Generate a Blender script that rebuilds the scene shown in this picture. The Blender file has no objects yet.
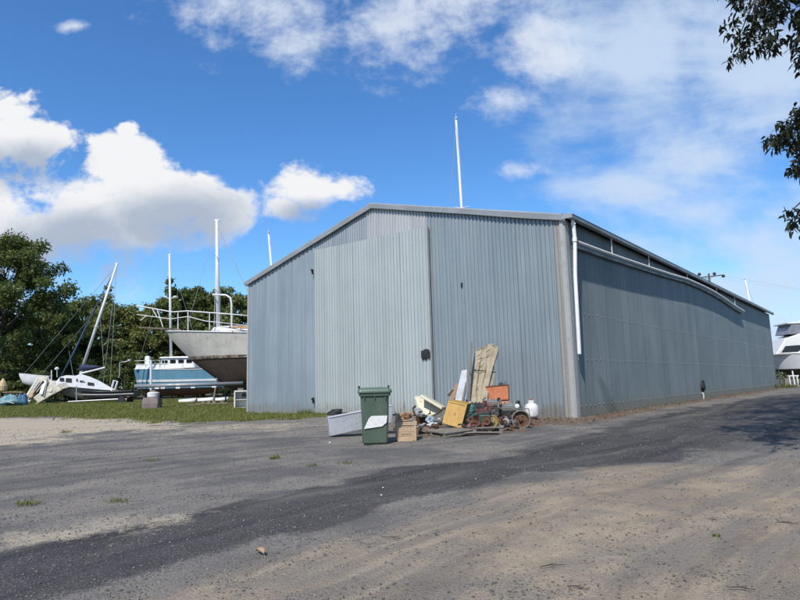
import bpy, math, random
import numpy as np
from math import sin, cos, pi, radians, sqrt, atan2
from mathutils import Vector, Matrix
random.seed(7); NR = np.random.default_rng(7)
SC = bpy.context.scene
COL = SC.collection

# ---------------------------------------------------------------- camera
F, H = 598.0, 1.12                      # focal length in photo pixels (800 wide), eye height
PITCH, ROLL = radians(8.0), radians(-1.53)
RM = Matrix.Rotation(pi/2 + PITCH, 3, 'X') @ Matrix.Rotation(ROLL, 3, 'Z')
cam_d = bpy.data.cameras.new('camera'); cam = bpy.data.objects.new('camera', cam_d); COL.objects.link(cam)
cam.matrix_world = Matrix.Translation((0, 0, H)) @ RM.to_4x4()
cam_d.sensor_fit = 'HORIZONTAL'; cam_d.sensor_width = 36; cam_d.lens = 36*F/800
cam_d.clip_start = .05; cam_d.clip_end = 5000
SC.camera = cam
EYE = Vector((0, 0, H))
def ray(px, py): return RM @ Vector(((px-400)/F, -(py-300)/F, -1))
def gp(px, py, z=0.0):                  # point of the ground seen at a photo pixel
    d = ray(px, py); return EYE + d*((z-H)/d.z)
def at(px, py, Y):                      # point at distance Y seen at a photo pixel
    d = ray(px, py); return EYE + d*(Y/d.y)
# shed frame: C = near right corner, U runs left along the front, W runs away along the side
C = Vector((5.087, 17.833, 0)); A = radians(-51)
U = Vector((sin(A), cos(A), 0)); W = Vector((-U.y*-1, 0, 0)); W = Vector((U.y, -U.x, 0))
def fw(u, off, z): return C + U*u - W*off + Vector((0, 0, z))
def fpx(px, py, off):                   # point on a plane standing off the front wall
    d = ray(px, py); t = ((C-EYE).dot(W) - off)/d.dot(W); return EYE + d*t

# ---------------------------------------------------------------- mesh helpers
def rotm(rx=0, ry=0, rz=0): return (Matrix.Rotation(rz, 3, 'Z') @ Matrix.Rotation(ry, 3, 'Y') @ Matrix.Rotation(rx, 3, 'X'))
def basis(axis):
    a = Vector(axis).normalized(); h = Vector((0, 0, 1)) if abs(a.z) < .95 else Vector((1, 0, 0))
    x = h.cross(a).normalized(); y = a.cross(x); return x, y, a
class MB:
    def __init__(s): s.v = []; s.f = []
    def add(s, vs, fs):
        n = len(s.v); s.v += [tuple(p) for p in vs]; s.f += [tuple(i+n for i in f) for f in fs]; return s
    def hexa(s, p):                     # 8 points: bottom 4 then top 4
        return s.add(p, [(3,2,1,0), (4,5,6,7), (0,1,5,4), (1,2,6,5), (2,3,7,6), (3,0,4,7)])
    def box(s, c, size, R=None):
        c = Vector(c); h = [k/2 for k in size]
        p = [Vector((x*h[0], y*h[1], z*h[2])) for z in (-1, 1) for x, y in ((-1,-1), (1,-1), (1,1), (-1,1))]
        if R is not None: p = [R @ q for q in p]
        return s.hexa([c+q for q in p])
    def slab(s, quad, thick):           # four world corners, extruded along the normal (away = +)
        q = [Vector(k) for k in quad]; n = (q[1]-q[0]).cross(q[3]-q[0]).normalized()*thick
        return s.hexa(q + [k+n for k in q])
    def tube(s, pts, r, n=8, cap=True):
        P = [Vector(p) for p in pts]; m = len(P); rr = r if isinstance(r, (list, tuple)) else [r]*m
        base = len(s.v); x = None
        for i, p in enumerate(P):
            d = (P[min(i+1, m-1)]-P[max(i-1, 0)]).normalized()
            if x is None: x, y, _ = basis(d)
            else:
                x = (x - d*x.dot(d))
                x = x.normalized() if x.length > 1e-6 else basis(d)[0]
                y = d.cross(x)
            for k in range(n):
                a = 2*pi*k/n; s.v.append(tuple(p + (x*cos(a) + y*sin(a))*rr[i]))
        for i in range(m-1):
            for k in range(n):
                a, b = base+i*n+k, base+i*n+(k+1) % n; s.f.append((a, b, b+n, a+n))
        if cap: s.f.append(tuple(base+k for k in reversed(range(n)))); s.f.append(tuple(base+(m-1)*n+k for k in range(n)))
        return s
    def lathe(s, prof, c, axis=(0,0,1), n=20):   # prof: (radius, height) from bottom to top
        x, y, a = basis(axis); c = Vector(c); base = len(s.v); m = len(prof)
        for r, h in prof:
            for k in range(n):
                t = 2*pi*k/n; s.v.append(tuple(c + a*h + (x*cos(t)+y*sin(t))*max(r, 1e-4)))
        for i in range(m-1):
            for k in range(n):
                p, q = base+i*n+k, base+i*n+(k+1) % n; s.f.append((p, q, q+n, p+n))
        s.f.append(tuple(base+k for k in reversed(range(n)))); s.f.append(tuple(base+(m-1)*n+k for k in range(n)))
        return s
    def ring(s, c, axis, R, r, n=24, k=6):
        x, y, a = basis(axis); c = Vector(c)
        base = len(s.v)
        for i in range(n):
            t = 2*pi*i/n; d = x*cos(t)+y*sin(t)
            for j in range(k):
                q = 2*pi*j/k; s.v.append(tuple(c + d*(R+r*cos(q)) + a*(r*sin(q))))
        for i in range(n):
            for j in range(k):
                A_, B_ = base+i*k, base+((i+1) % n)*k
                s.f.append((A_+j, B_+j, B_+(j+1) % k, A_+(j+1) % k))
        return s
    def grid(s, rows):                  # list of rows of points, stitched
        n = len(rows[0]); base = len(s.v)
        for r in rows: s.v += [tuple(p) for p in r]
        for i in range(len(rows)-1):
            for j in range(n-1):
                a = base+i*n+j; s.f.append((a, a+1, a+n+1, a+n))
        return s
    def lump(s, c, rad, R=None, seed=0, rough=.18, n=10, m=7):   # uneven rounded mass
        rg = random.Random(seed); c = Vector(c); rows = []
        ph = [rg.uniform(0, 6.3) for _ in range(6)]
        for i in range(m+1):
            th = pi*i/m; row = []
            for j in range(n):
                f = 2*pi*j/n
                k = 1 + rough*(sin(2*f+ph[0])*sin(2*th+ph[1]) + .6*sin(3*f+ph[2]+2*th) + .5*sin(5*th+ph[3]+f))
                p = Vector((rad[0]*sin(th)*cos(f)*k, rad[1]*sin(th)*sin(f)*k, -rad[2]*cos(th)*k))
                row.append(c + (R @ p if R is not None else p))
            rows.append(row + [row[0]])
        return s.grid(rows)
    def mesh(s, name, smooth=False):
        me = bpy.data.meshes.new(name); me.from_pydata(s.v, [], s.f); me.validate(); me.update()
        if smooth: me.shade_smooth()
        return me
def np_mesh(name, v, f):                # all faces with the same number of corners
    me = bpy.data.meshes.new(name); v = np.asarray(v, dtype=np.float32); f = np.asarray(f, dtype=np.int32)
    k = f.shape[1]; me.vertices.add(len(v)); me.vertices.foreach_set('co', v.ravel())
    me.loops.add(f.size); me.loops.foreach_set('vertex_index', f.ravel())
    me.polygons.add(len(f)); me.polygons.foreach_set('loop_start', np.arange(0, f.size, k, dtype=np.int32))
    me.polygons.foreach_set('loop_total', np.full(len(f), k, dtype=np.int32))
    me.update(calc_edges=True); return me
def link(name, me, mat=None, parent=None, bevel=0, solid=0):
    o = bpy.data.objects.new(name, me); COL.objects.link(o)
    if mat is not None: me.materials.append(mat)
    if parent is not None: o.parent = parent
    if solid:
        md = o.modifiers.new('solid', 'SOLIDIFY'); md.thickness = solid; md.offset = 0
    if bevel:
        md = o.modifiers.new('bevel', 'BEVEL'); md.width = bevel; md.segments = 2; md.limit_method = 'ANGLE'; md.angle_limit = radians(40)
    return o
def tag(o, label=None, cat=None, group=None, kind=None):
    if label: o['label'] = label
    if cat: o['category'] = cat
    if group: o['group'] = group
    if kind: o['kind'] = kind
    return o
class Thing:
    """Empty at the base of a thing; parts are given in local coordinates, or in world ones with world=True"""
    def __init__(s, name, label, cat, loc, rz=0, group=None):
        s.o = bpy.data.objects.new(name, None); COL.objects.link(s.o); s.loc = Vector(loc)
        s.o.location = s.loc; s.o.rotation_euler = (0, 0, rz); s.o.empty_display_size = .2
        s.inv = (Matrix.Translation(s.loc) @ Matrix.Rotation(rz, 4, 'Z')).inverted()
        tag(s.o, label, cat, group)
    def part(s, name, mb, mat, parent=None, smooth=False, world=False, bevel=0, label=None, kind=None, solid=0):
        if world: mb.v = [tuple(s.inv @ Vector(p)) for p in mb.v]
        o = link(name, mb.mesh(name, smooth), mat, parent or s.o, bevel, solid)
        if label: o['label'] = label
        if kind: o['kind'] = kind
        return o
def copy_tree(o, parent=None):
    c = o.copy(); COL.objects.link(c)
    if parent is not None: c.parent = parent
    for ch in o.children: copy_tree(ch, c)
    return c

# ---------------------------------------------------------------- material helpers
class NT:
    def __init__(s, tree): s.t = tree; s.L = tree.links
    def put(s, sock, val):
        if val is None: return
        if isinstance(val, bpy.types.NodeSocket): s.L.new(val, sock)
        else:
            if sock.type == 'RGBA' and len(val) == 3: val = (*val, 1)
            sock.default_value = val
    def node(s, typ, ins=None, **props):
        n = s.t.nodes.new(typ)
        for k, v in props.items(): setattr(n, k, v)
        for k, v in (ins or {}).items(): s.put(n.inputs[k], v)
        return n
    def m(s, op, a, b=None, c=None, clamp=False):
        n = s.t.nodes.new('ShaderNodeMath'); n.operation = op; n.use_clamp = clamp
        for i, v in enumerate((a, b, c)): s.put(n.inputs[i], v)
        return n.outputs[0]
    def vm(s, op, a, b=None):
        n = s.t.nodes.new('ShaderNodeVectorMath'); n.operation = op
        s.put(n.inputs[0], a); s.put(n.inputs[1], b); return n.outputs[0]
    def ss(s, x, lo, hi, a=0.0, b=1.0):
        n = s.t.nodes.new('ShaderNodeMapRange'); n.interpolation_type = 'SMOOTHSTEP'
        for k, v in zip(range(5), (x, lo, hi, a, b)): s.put(n.inputs[k], v)
        return n.outputs[0]
    def mix(s, fac, a, b, mode='MIX'):
        n = s.t.nodes.new('ShaderNodeMix'); n.data_type = 'RGBA'; n.blend_type = mode
        s.put(n.inputs[0], fac); s.put(n.inputs[6], a); s.put(n.inputs[7], b); return n.outputs[2]
    def noise(s, vec, scale, detail=4, rough=.55, dist=0, dims='3D'):
        n = s.t.nodes.new('ShaderNodeTexNoise'); n.noise_dimensions = dims
        s.put(n.inputs['Vector'], vec); n.inputs['Scale'].default_value = scale; n.inputs['Detail'].default_value = detail
        n.inputs['Roughness'].default_value = rough; n.inputs['Distortion'].default_value = dist; return n.outputs[0]
    def scl(s, vec, v):
        n = s.t.nodes.new('ShaderNodeVectorMath'); n.operation = 'MULTIPLY'; s.put(n.inputs[0], vec); n.inputs[1].default_value = v
        return n.outputs[0]
def new_mat(name):
    m = bpy.data.materials.new(name); m.use_nodes = True; t = NT(m.node_tree)
    b = m.node_tree.nodes['Principled BSDF']; return m, t, b
MATS = {}
def pm(name, c1, c2=None, scale=3.0, rough=.6, metal=0.0, bump=0.0, bscale=40.0, stretch=(1,1,1), spots=None, spot_lo=.6, spot_scale=8.0, spec=.5, rvar=.15, bw=.08):
    """painted / weathered surface: two mixed tones, optional spots of a third (rust, dirt), fine bump"""
    if name in MATS: return MATS[name]
    m, t, b = new_mat(name)
    co = t.node('ShaderNodeTexCoord').outputs['Object']; cs = t.scl(co, stretch)
    c2 = c2 or tuple(k*.75 for k in c1)
    n1 = t.noise(cs, scale, 6, .65); dirt_ = t.noise(co, scale*2.3, 7, .72)
    col = t.mix(t.ss(n1, .3, .72), c1, c2)
    n3 = t.noise(co, scale*9, 3, .6)
    col = t.mix(t.ss(n3, .35, .8, 0, .35), col, tuple(k*.7 for k in c1))
    col = t.mix(t.ss(dirt_, .5, .72, 0, .45), col, tuple(k*.45+.02 for k in c1))
    if spots:
        n2 = t.noise(cs, spot_scale, 6, .7)
        col = t.mix(t.ss(n2, spot_lo, spot_lo+bw), col, spots)
    t.put(b.inputs['Base Color'], col)
    t.put(b.inputs['Roughness'], t.ss(n1, .2, .8, max(.05, rough-rvar), min(1, rough+rvar)))
    b.inputs['Metallic'].default_value = metal; b.inputs['Specular IOR Level'].default_value = spec
    if bump:
        nb = t.noise(co, bscale, 4, .6)
        bn = t.node('ShaderNodeBump', {'Height': nb, 'Strength': bump, 'Distance': .02}); t.put(b.inputs['Normal'], bn.outputs[0])
    MATS[name] = m; return m
def sheet_mat(name, c1, c2, streak, sheet=.76, axis='X', rough=.5, metal=.35, rust=.0, low=None, dark_patch=None):
    """weathered galvanised sheet: tone differs from sheet to sheet, long run-down streaks, spangle, dirt, a little rust"""
    m, t, b = new_mat(name)
    co = t.node('ShaderNodeTexCoord').outputs['Object']
    sx = t.node('ShaderNodeSeparateXYZ', {0: co}); x = sx.outputs[axis]; z = sx.outputs['Z']
    idx = t.m('FLOOR', t.m('DIVIDE', x, sheet))
    wn = t.node('ShaderNodeTexWhiteNoise', {'W': idx}, noise_dimensions='1D').outputs['Value']
    st = t.noise(t.scl(co, (1, 1, .05)), 5.0, 6, .7)
    st2 = t.noise(t.scl(co, (1, 1, .03)), 6.0, 5, .7)
    sp = t.noise(co, 30, 3, .6); big = t.noise(co, .45, 4, .6)
    f = t.m('ADD', t.m('ADD', .06, t.m('MULTIPLY', wn, .18)), t.m('ADD', t.m('MULTIPLY', st, .55), t.m('MULTIPLY', big, .55)))
    col = t.mix(t.ss(f, .42, .98), c1, c2)
    col = t.mix(t.ss(st2, .52, .78, 0, .55), col, streak)
    col = t.mix(t.ss(sp, .45, .75, 0, .22), col, tuple(k*1.35 for k in c1))
    fr = t.m('FRACT', t.m('DIVIDE', x, sheet)); col = t.mix(t.ss(fr, .018, .05, .32, 0), col, tuple(k*.45 for k in c1))   # dirty side lap of each sheet
    if rust:
        rn = t.noise(t.scl(co, (1, 1, .12)), 7, 6, .7)
        lowf = t.ss(z, .0, .9, .16, 0.0)
        col = t.mix(t.m('MULTIPLY', t.ss(t.m('ADD', rn, lowf), .66, .76), rust), col, (.17, .09, .05))
    if low:                              # splashed soil on the bottom of the sheets
        ln = t.noise(t.scl(co, (1, 1, .5)), 4, 5, .65)
        col = t.mix(t.m('MULTIPLY', t.ss(t.m('SUBTRACT', z, t.m('MULTIPLY', ln, .9)), -.35, .1, 1, 0), .75), col, low)
    if dark_patch:                            # dark diagonal patch widening towards the ground
        (y0, z0), (y1, z1), w0, w1 = dark_patch
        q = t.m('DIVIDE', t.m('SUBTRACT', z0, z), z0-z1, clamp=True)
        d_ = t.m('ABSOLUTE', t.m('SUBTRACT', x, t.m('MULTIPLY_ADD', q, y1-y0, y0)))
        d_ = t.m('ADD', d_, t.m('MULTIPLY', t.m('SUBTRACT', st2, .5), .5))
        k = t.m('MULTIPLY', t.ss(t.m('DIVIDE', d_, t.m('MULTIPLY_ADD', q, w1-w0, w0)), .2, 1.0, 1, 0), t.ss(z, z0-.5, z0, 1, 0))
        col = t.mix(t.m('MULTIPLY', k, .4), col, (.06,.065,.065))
    t.put(b.inputs['Base Color'], col); b.inputs['Metallic'].default_value = metal
    t.put(b.inputs['Roughness'], t.ss(st, .3, .7, rough-.1, rough+.12))
    dn = t.noise(t.scl(co, (1.2, 1.2, .6)), 1.6, 3, .5)
    bn = t.node('ShaderNodeBump', {'Height': dn, 'Strength': .35, 'Distance': .02}); t.put(b.inputs['Normal'], bn.outputs[0])
    return m
def leaf_mat(name, dark, light, trans=.35, rough=.5):
    m, t, b = new_mat(name)
    g = t.node('ShaderNodeNewGeometry'); r = g.outputs['Random Per Island']
    oi = t.node('ShaderNodeObjectInfo').outputs['Random']
    co = t.node('ShaderNodeTexCoord').outputs['Object']; n = t.noise(co, .6, 3, .6)
    f = t.m('ADD', t.m('MULTIPLY', r, .6), t.m('MULTIPLY', n, .5))
    col = t.mix(t.ss(f, .2, .95), dark, light)
    col = t.mix(t.m('MULTIPLY', oi, .35), col, tuple(k*q for k, q in zip(light, (1.15, .95, .8))))
    t.put(b.inputs['Base Color'], col); b.inputs['Roughness'].default_value = rough; b.inputs['Specular IOR Level'].default_value = .35
    tr = t.node('ShaderNodeBsdfTranslucent', {'Color': t.mix(.5, col, (.17, .22, .04))})
    mx = t.node('ShaderNodeMixShader', {0: trans, 1: b.outputs[0], 2: tr.outputs[0]})
    out = [k for k in m.node_tree.nodes if k.type == 'OUTPUT_MATERIAL'][0]; t.L.new(mx.outputs[0], out.inputs[0])
    return m

# ---------------------------------------------------------------- light and sky
SUN_AZ, SUN_EL = radians(21), radians(48)      # direction the light travels (clockwise from +Y), height
td = Vector((sin(SUN_AZ)*cos(SUN_EL), cos(SUN_AZ)*cos(SUN_EL), -sin(SUN_EL)))
sd = bpy.data.lights.new('sun', 'SUN'); sd.energy = 5.0; sd.angle = radians(.53); sd.color = (1, .945, .86)
sun = bpy.data.objects.new('sun', sd); COL.objects.link(sun); sun.rotation_euler = td.to_track_quat('-Z', 'Y').to_euler()
sun.location = (-20, -40, 60)
SC.view_settings.view_transform = 'Standard'; SC.view_settings.look = 'None'; SC.view_settings.exposure = 0.0
SC.view_settings.gamma = 1.0; SC.view_settings.use_curve_mapping = False

world = bpy.data.worlds.new('World'); SC.world = world; world.use_nodes = True
def build_sky():
    t = NT(world.node_tree); bg = world.node_tree.nodes['Background']
    sky = t.node('ShaderNodeTexSky', sky_type='NISHITA', sun_disc=False, sun_elevation=SUN_EL, sun_rotation=SUN_AZ+pi,
                 altitude=0, air_density=1.0, dust_density=.35, ozone_density=2.2)
    hs = t.node('ShaderNodeHueSaturation', {'Saturation': 1.15, 'Value': 1.75, 'Color': sky.outputs[0]})
    skyc = t.mix(1.0, hs.outputs[0], SKY_TINT, 'MULTIPLY')
    d = t.node('ShaderNodeTexCoord').outputs['Generated']
    s = t.node('ShaderNodeSeparateXYZ', {0: d})
    Y = t.m('MAXIMUM', t.m('ABSOLUTE', s.outputs[1]), .12)
    qx = t.m('DIVIDE', s.outputs[0], Y); qz = t.m('DIVIDE', s.outputs[2], Y)
    q = t.node('ShaderNodeCombineXYZ', {0: qx, 1: qz, 2: t.m('SIGN', s.outputs[1])}).outputs[0]
    q3 = t.vm('ADD', t.scl(q, (1, 1.25, 1)), (3.1, 1.7, .3))
    fb = t.noise(q3, 7.5, 9, .6, .3); fb2 = t.noise(q3, 21, 7, .62); fb3 = t.noise(t.scl(q3, (.55, 1.3, 1)), 2.6, 8, .6, .6)
    def field(blobs):
        acc = None
        for px, py, rx, ry in blobs:
            dd = ray(px, py); cx, cz = dd.x/dd.y, dd.z/dd.y
            a = t.m('DIVIDE', t.m('SUBTRACT', qx, cx), rx/F); b = t.m('DIVIDE', t.m('SUBTRACT', qz, cz), ry/F)
            v = t.m('SUBTRACT', 1, t.m('SQRT', t.m('ADD', t.m('MULTIPLY', a, a), t.m('MULTIPLY', b, b))))
            if acc is None: acc = v
            else:
                n = t.m('SMOOTH_MAX', acc, v, .12); acc = n
        return acc
    # heaped clouds
    cum = field([(130,165,52,44), (165,205,84,60), (100,228,120,66), (10,140,70,50), (20,236,120,76), (215,216,50,36), (-60,200,110,80), (128,128,16,12),
                 (312,190,52,33), (345,190,34,22), (285,207,26,17)])
    e = t.m('ADD', t.m('MULTIPLY', t.m('SUBTRACT', fb, .5), 2.3), t.m('MULTIPLY', t.m('SUBTRACT', fb2, .5), 1.0))
    mc = t.ss(t.m('ADD', cum, e), .06, t.ss(qz, .20, .42, .95, .42))
    grey = field([(175,225,95,46), (70,245,120,46), (20,165,70,34), (310,215,50,22), (110,262,150,34)])
    gz = t.ss(t.m('ADD', grey, t.m('MULTIPLY', t.m('SUBTRACT', fb, .5), 1.1)), -.1, .75)
    cc = t.mix(gz, CLOUD_LIT, CLOUD_GREY)
    # loose high cloud: two bright tufts at the top, a thin sheet on the right
    loose = field([(250,4,115,62), (300,42,60,38), (415,22,110,72), (455,-20,130,70), (535,45,60,48), (75,26,26,9), (518,171,30,13), (500,100,40,28)])
    ml = t.m('MULTIPLY', t.ss(t.m('ADD', loose, t.m('ADD', t.m('MULTIPLY', t.m('SUBTRACT', fb, .5), 2.2), t.m('MULTIPLY', t.m('SUBTRACT', fb2, .5), 1.6))), -.1, 1.1), .85)
    thin = field([(690,150,190,90), (640,60,150,90), (760,60,160,110), (620,190,110,34), (760,240,150,60), (700,215,120,40), (560,120,90,50), (900,200,200,200), (790,285,190,80), (660,255,130,40), (720,290,120,60)])
    mt = t.m('MULTIPLY', t.ss(t.m('ADD', thin, t.m('ADD', t.m('MULTIPLY', t.m('SUBTRACT', fb3, .5), 3.6), t.m('MULTIPLY', t.m('SUBTRACT', fb, .5), 1.6))), -.35, .95), .88)
    back = t.m('MULTIPLY', t.ss(fb3, .5, .72), t.ss(s.outputs[1], .15, -.15))     # scattered cloud on the sky behind
    low = t.m('MULTIPLY', t.ss(s.outputs[2], .17, .0), .55)                         # bright low haze bank near the horizon
    col = t.mix(low, skyc, CLOUD_THIN)
    col = t.mix(mt, col, CLOUD_THIN); col = t.mix(ml, col, CLOUD_SOFT); col = t.mix(mc, col, cc); col = t.mix(back, col, CLOUD_SOFT)
    t.put(bg.inputs['Color'], col); bg.inputs['Strength'].default_value = SKY_S
SKY_S = .10; SKY_TINT = (.62, .86, 1.06)
CLOUD_LIT = (9.0, 9.1, 9.3); CLOUD_GREY = (4.3, 5.0, 6.2); CLOUD_THIN = (6.1, 7.4, 9.2); CLOUD_SOFT = (7.4, 8.1, 9.2)
build_sky()
# ---------------------------------------------------------------- ground
def axis_grid(lo, hi, fine_lo, fine_hi, step, grow=1.13):
    a = list(np.arange(fine_lo, fine_hi+step/2, step)); s = step; x = fine_hi
    while x < hi: s *= grow; x += s; a.append(x)
    s = step; x = fine_lo; b = []
    while x > lo: s *= grow; x -= s; b.append(x)
    return np.array(b[::-1]+a)
def poly_world(px): return np.array([(p.x, p.y) for p in (gp(*q) for q in px)])
def sdist(P, poly):                     # signed distance to a polygon, positive inside
    x, y = P[:, 0], P[:, 1]; n = len(poly); dmin = np.full(len(P), 1e9); inside = np.zeros(len(P), bool)
    for i in range(n):
        a, b = poly[i], poly[(i+1) % n]; e = b-a
        t = np.clip(((x-a[0])*e[0]+(y-a[1])*e[1])/(e@e), 0, 1)
        dmin = np.minimum(dmin, np.hypot(x-a[0]-t*e[0], y-a[1]-t*e[1]))
        c = (a[1] > y) != (b[1] > y)
        with np.errstate(divide='ignore', invalid='ignore'): xi = (b[0]-a[0])*(y-a[1])/(b[1]-a[1])+a[0]
        inside ^= c & (x < xi)
    return np.where(inside, dmin, -dmin)
def soft(d, w): t = np.clip(d/w*.5+.5, 0, 1); return t*t*(3-2*t)
def wob(P, s, seed, o=4):               # cheap smooth noise for edges
    rg = np.random.default_rng(seed); v = np.zeros(len(P)); a = 1.0
    for k in range(o):
        for _ in range(3):
            th = rg.uniform(0, 2*pi); ph = rg.uniform(0, 2*pi); f = 2*pi/s*(1.9**k)*rg.uniform(.7, 1.3)
            v += a/3*np.sin(f*(P[:, 0]*cos(th)+P[:, 1]*sin(th))+ph + 1.5*np.sin(f*.6*(P[:, 0]*sin(th)-P[:, 1]*cos(th))+2*ph))
        a *= .55
    return v
BAND = poly_world([(690,452),(600,455),(520,458),(400,465),(330,484),(250,502),(150,522),(0,550),(-120,572),(-160,640),(0,606),(60,598),(150,572),(250,546),(330,524),(400,502),(480,484),(600,466),(690,462)])
ROAD = poly_world([(470,470),(520,447),(577,436),(640,420),(700,407),(770,396),(800,393.5),(880,392),(1000,397),(1000,432),(860,436),(800,440),(740,444),(690,455),(640,464),(560,470)])
DIRT = poly_world([(1100,488),(860,470),(790,462),(735,470),(690,462),(640,468),(600,474),(520,486),(450,508),(380,536),(300,552),(200,578),(80,607),(-100,640),(-100,760),(400,900),(1100,900)])
SAND = poly_world([(-160,421),(0,419),(130,419),(168,424),(150,429),(100,431),(40,439),(0,443),(-160,452)])
SAND2 = poly_world([(-60,545),(0,536),(60,526),(120,517),(200,508),(190,519),(110,537),(60,543),(0,549)])
MID = poly_world([(120,432),(200,424),(330,421),(330,431),(240,432),(150,440)])
wl = fw(15.6, .25, 0); wr = fw(10.8, .05, 0)
GRASS = np.vstack([poly_world([(-900,424),(-200,420.5),(0,417.5),(60,416.5),(130,419),(200,423),(262,420),(318,417),(340,413.5)]),
                   np.array([(wr.x, wr.y), (wl.x, wl.y), (wl.x+W.x*70, wl.y+W.y*70), (60, 400), (-400, 400), (-400, 40)])])
c0 = fw(-.0, 0, 0)
def off_side(v, o): p = C + W*v - U*o; return (p.x, p.y)
LITTER = np.array([off_side(40, -.3), off_side(40, 1.0), off_side(20, .7), off_side(8, .55), off_side(2, .8), off_side(-1.5, 1.2), off_side(-3.5, .2), (2.6, 13.6), (.3, 12.6), (-.2, 14.5), (1.2, 19), (5.0, 18.2)])
WEEDS = np.array([off_side(46, .2), off_side(46, 40), (140, 60), (200, 400), (60, 400)])
def ground_z(P):
    d = np.hypot(P[:, 0], P[:, 1]); near = np.exp(-np.maximum(0, d-14)/6)
    dw = np.exp(-np.hypot(P[:, 0]-5.087, P[:, 1]-17.83)/2.5)
    return (.014*wob(P, 3.2, 1, 3)+.006*wob(P, .7, 2, 2))*near*(1-dw)
def masks(P):
    w1, w2, w3 = wob(P, 2.2, 3), wob(P, .9, 4), wob(P, 4.5, 5)
    asph = np.maximum(soft(sdist(P, BAND)+.14*w1+.05*w2, .34), soft(sdist(P, ROAD)+.3*w1+.12*w2, .9))
    dirt = soft(sdist(P, DIRT)+.25*w1+.12*w2+.08*w3, .8)
    dist = np.hypot(P[:, 0], P[:, 1])
    sand = np.maximum(soft(sdist(P, SAND)+.7+.8*w3+.5*w1+.3*w2, 2.6)*np.clip(.95+.3*w1,0,1), soft(sdist(P, SAND2)+.22*w1+.14*w2+.0, .7)*.78)
    sand = np.maximum(sand, soft(sdist(P, MID)+.6*w1, 2)*.55)
    gr = np.maximum(soft(sdist(P, GRASS)+.9*w1+.6*w2+.5*w3, 1.2), soft(sdist(P, WEEDS), 1))
    lit = soft(sdist(P, LITTER)+.22*w1+.15*w2, .5)
    return asph, dirt, sand, gr, lit
LANE = np.array([(p.x, p.y) for p in (gp(*q) for q in [(-260,690),(-60,612),(120,556),(330,503),(480,472),(600,454),(690,430),(740,412),(775,400),(800,394.5)])])
def smooth_line(P, k=8):
    for _ in range(3):
        q = [P[0]]
        for a, b in zip(P[:-1], P[1:]): q += [a*.75+b*.25, a*.25+b*.75]
        P = np.array(q+[P[-1]])
    return P
def lane(P):                            # distance across and along the curving track
    L_ = smooth_line(LANE); best = np.full(len(P), 1e9); dd = np.zeros(len(P)); tt_ = np.zeros(len(P)); s0 = 0.0
    for a, b in zip(L_[:-1], L_[1:]):
        e = b-a; l = np.hypot(*e); t = np.clip(((P-a)@e)/(l*l), 0, 1); q = P-(a+t[:, None]*e); d = np.hypot(q[:, 0], q[:, 1]); m = d < best
        best = np.where(m, d, best); dd = np.where(m, np.sign(e[0]*q[:, 1]-e[1]*q[:, 0])*d, dd); tt_ = np.where(m, s0+t*l, tt_); s0 += l
    return dd, tt_
gx = axis_grid(-900, 900, -9, 11, .11, 1.10); gy = axis_grid(-60, 1200, 1.5, 20, .11, 1.07)
GX, GY = np.meshgrid(gx, gy); P2 = np.stack([GX.ravel(), GY.ravel()], 1)
nx, ny = len(gx), len(gy)
ii = (np.arange(ny-1)[:, None]*nx + np.arange(nx-1)[None, :]).ravel()
gme = np_mesh('ground', np.column_stack([P2, ground_z(P2)]), np.stack([ii, ii+1, ii+nx+1, ii+nx], 1)); gme.shade_smooth()
asph, dirt, sand, gr, lit = masks(P2)
a1 = gme.attributes.new('cover', 'FLOAT_COLOR', 'POINT'); a1.data.foreach_set('color', np.stack([asph, dirt, sand, gr], 1).astype(np.float32).ravel())
a2 = gme.attributes.new('litter', 'FLOAT', 'POINT'); a2.data.foreach_set('value', lit.astype(np.float32))
ld, lt_ = lane(P2); a3 = gme.attributes.new('lane', 'FLOAT_VECTOR', 'POINT'); a3.data.foreach_set('vector', np.stack([ld, lt_, np.zeros(len(ld))], 1).astype(np.float32).ravel())
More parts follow.
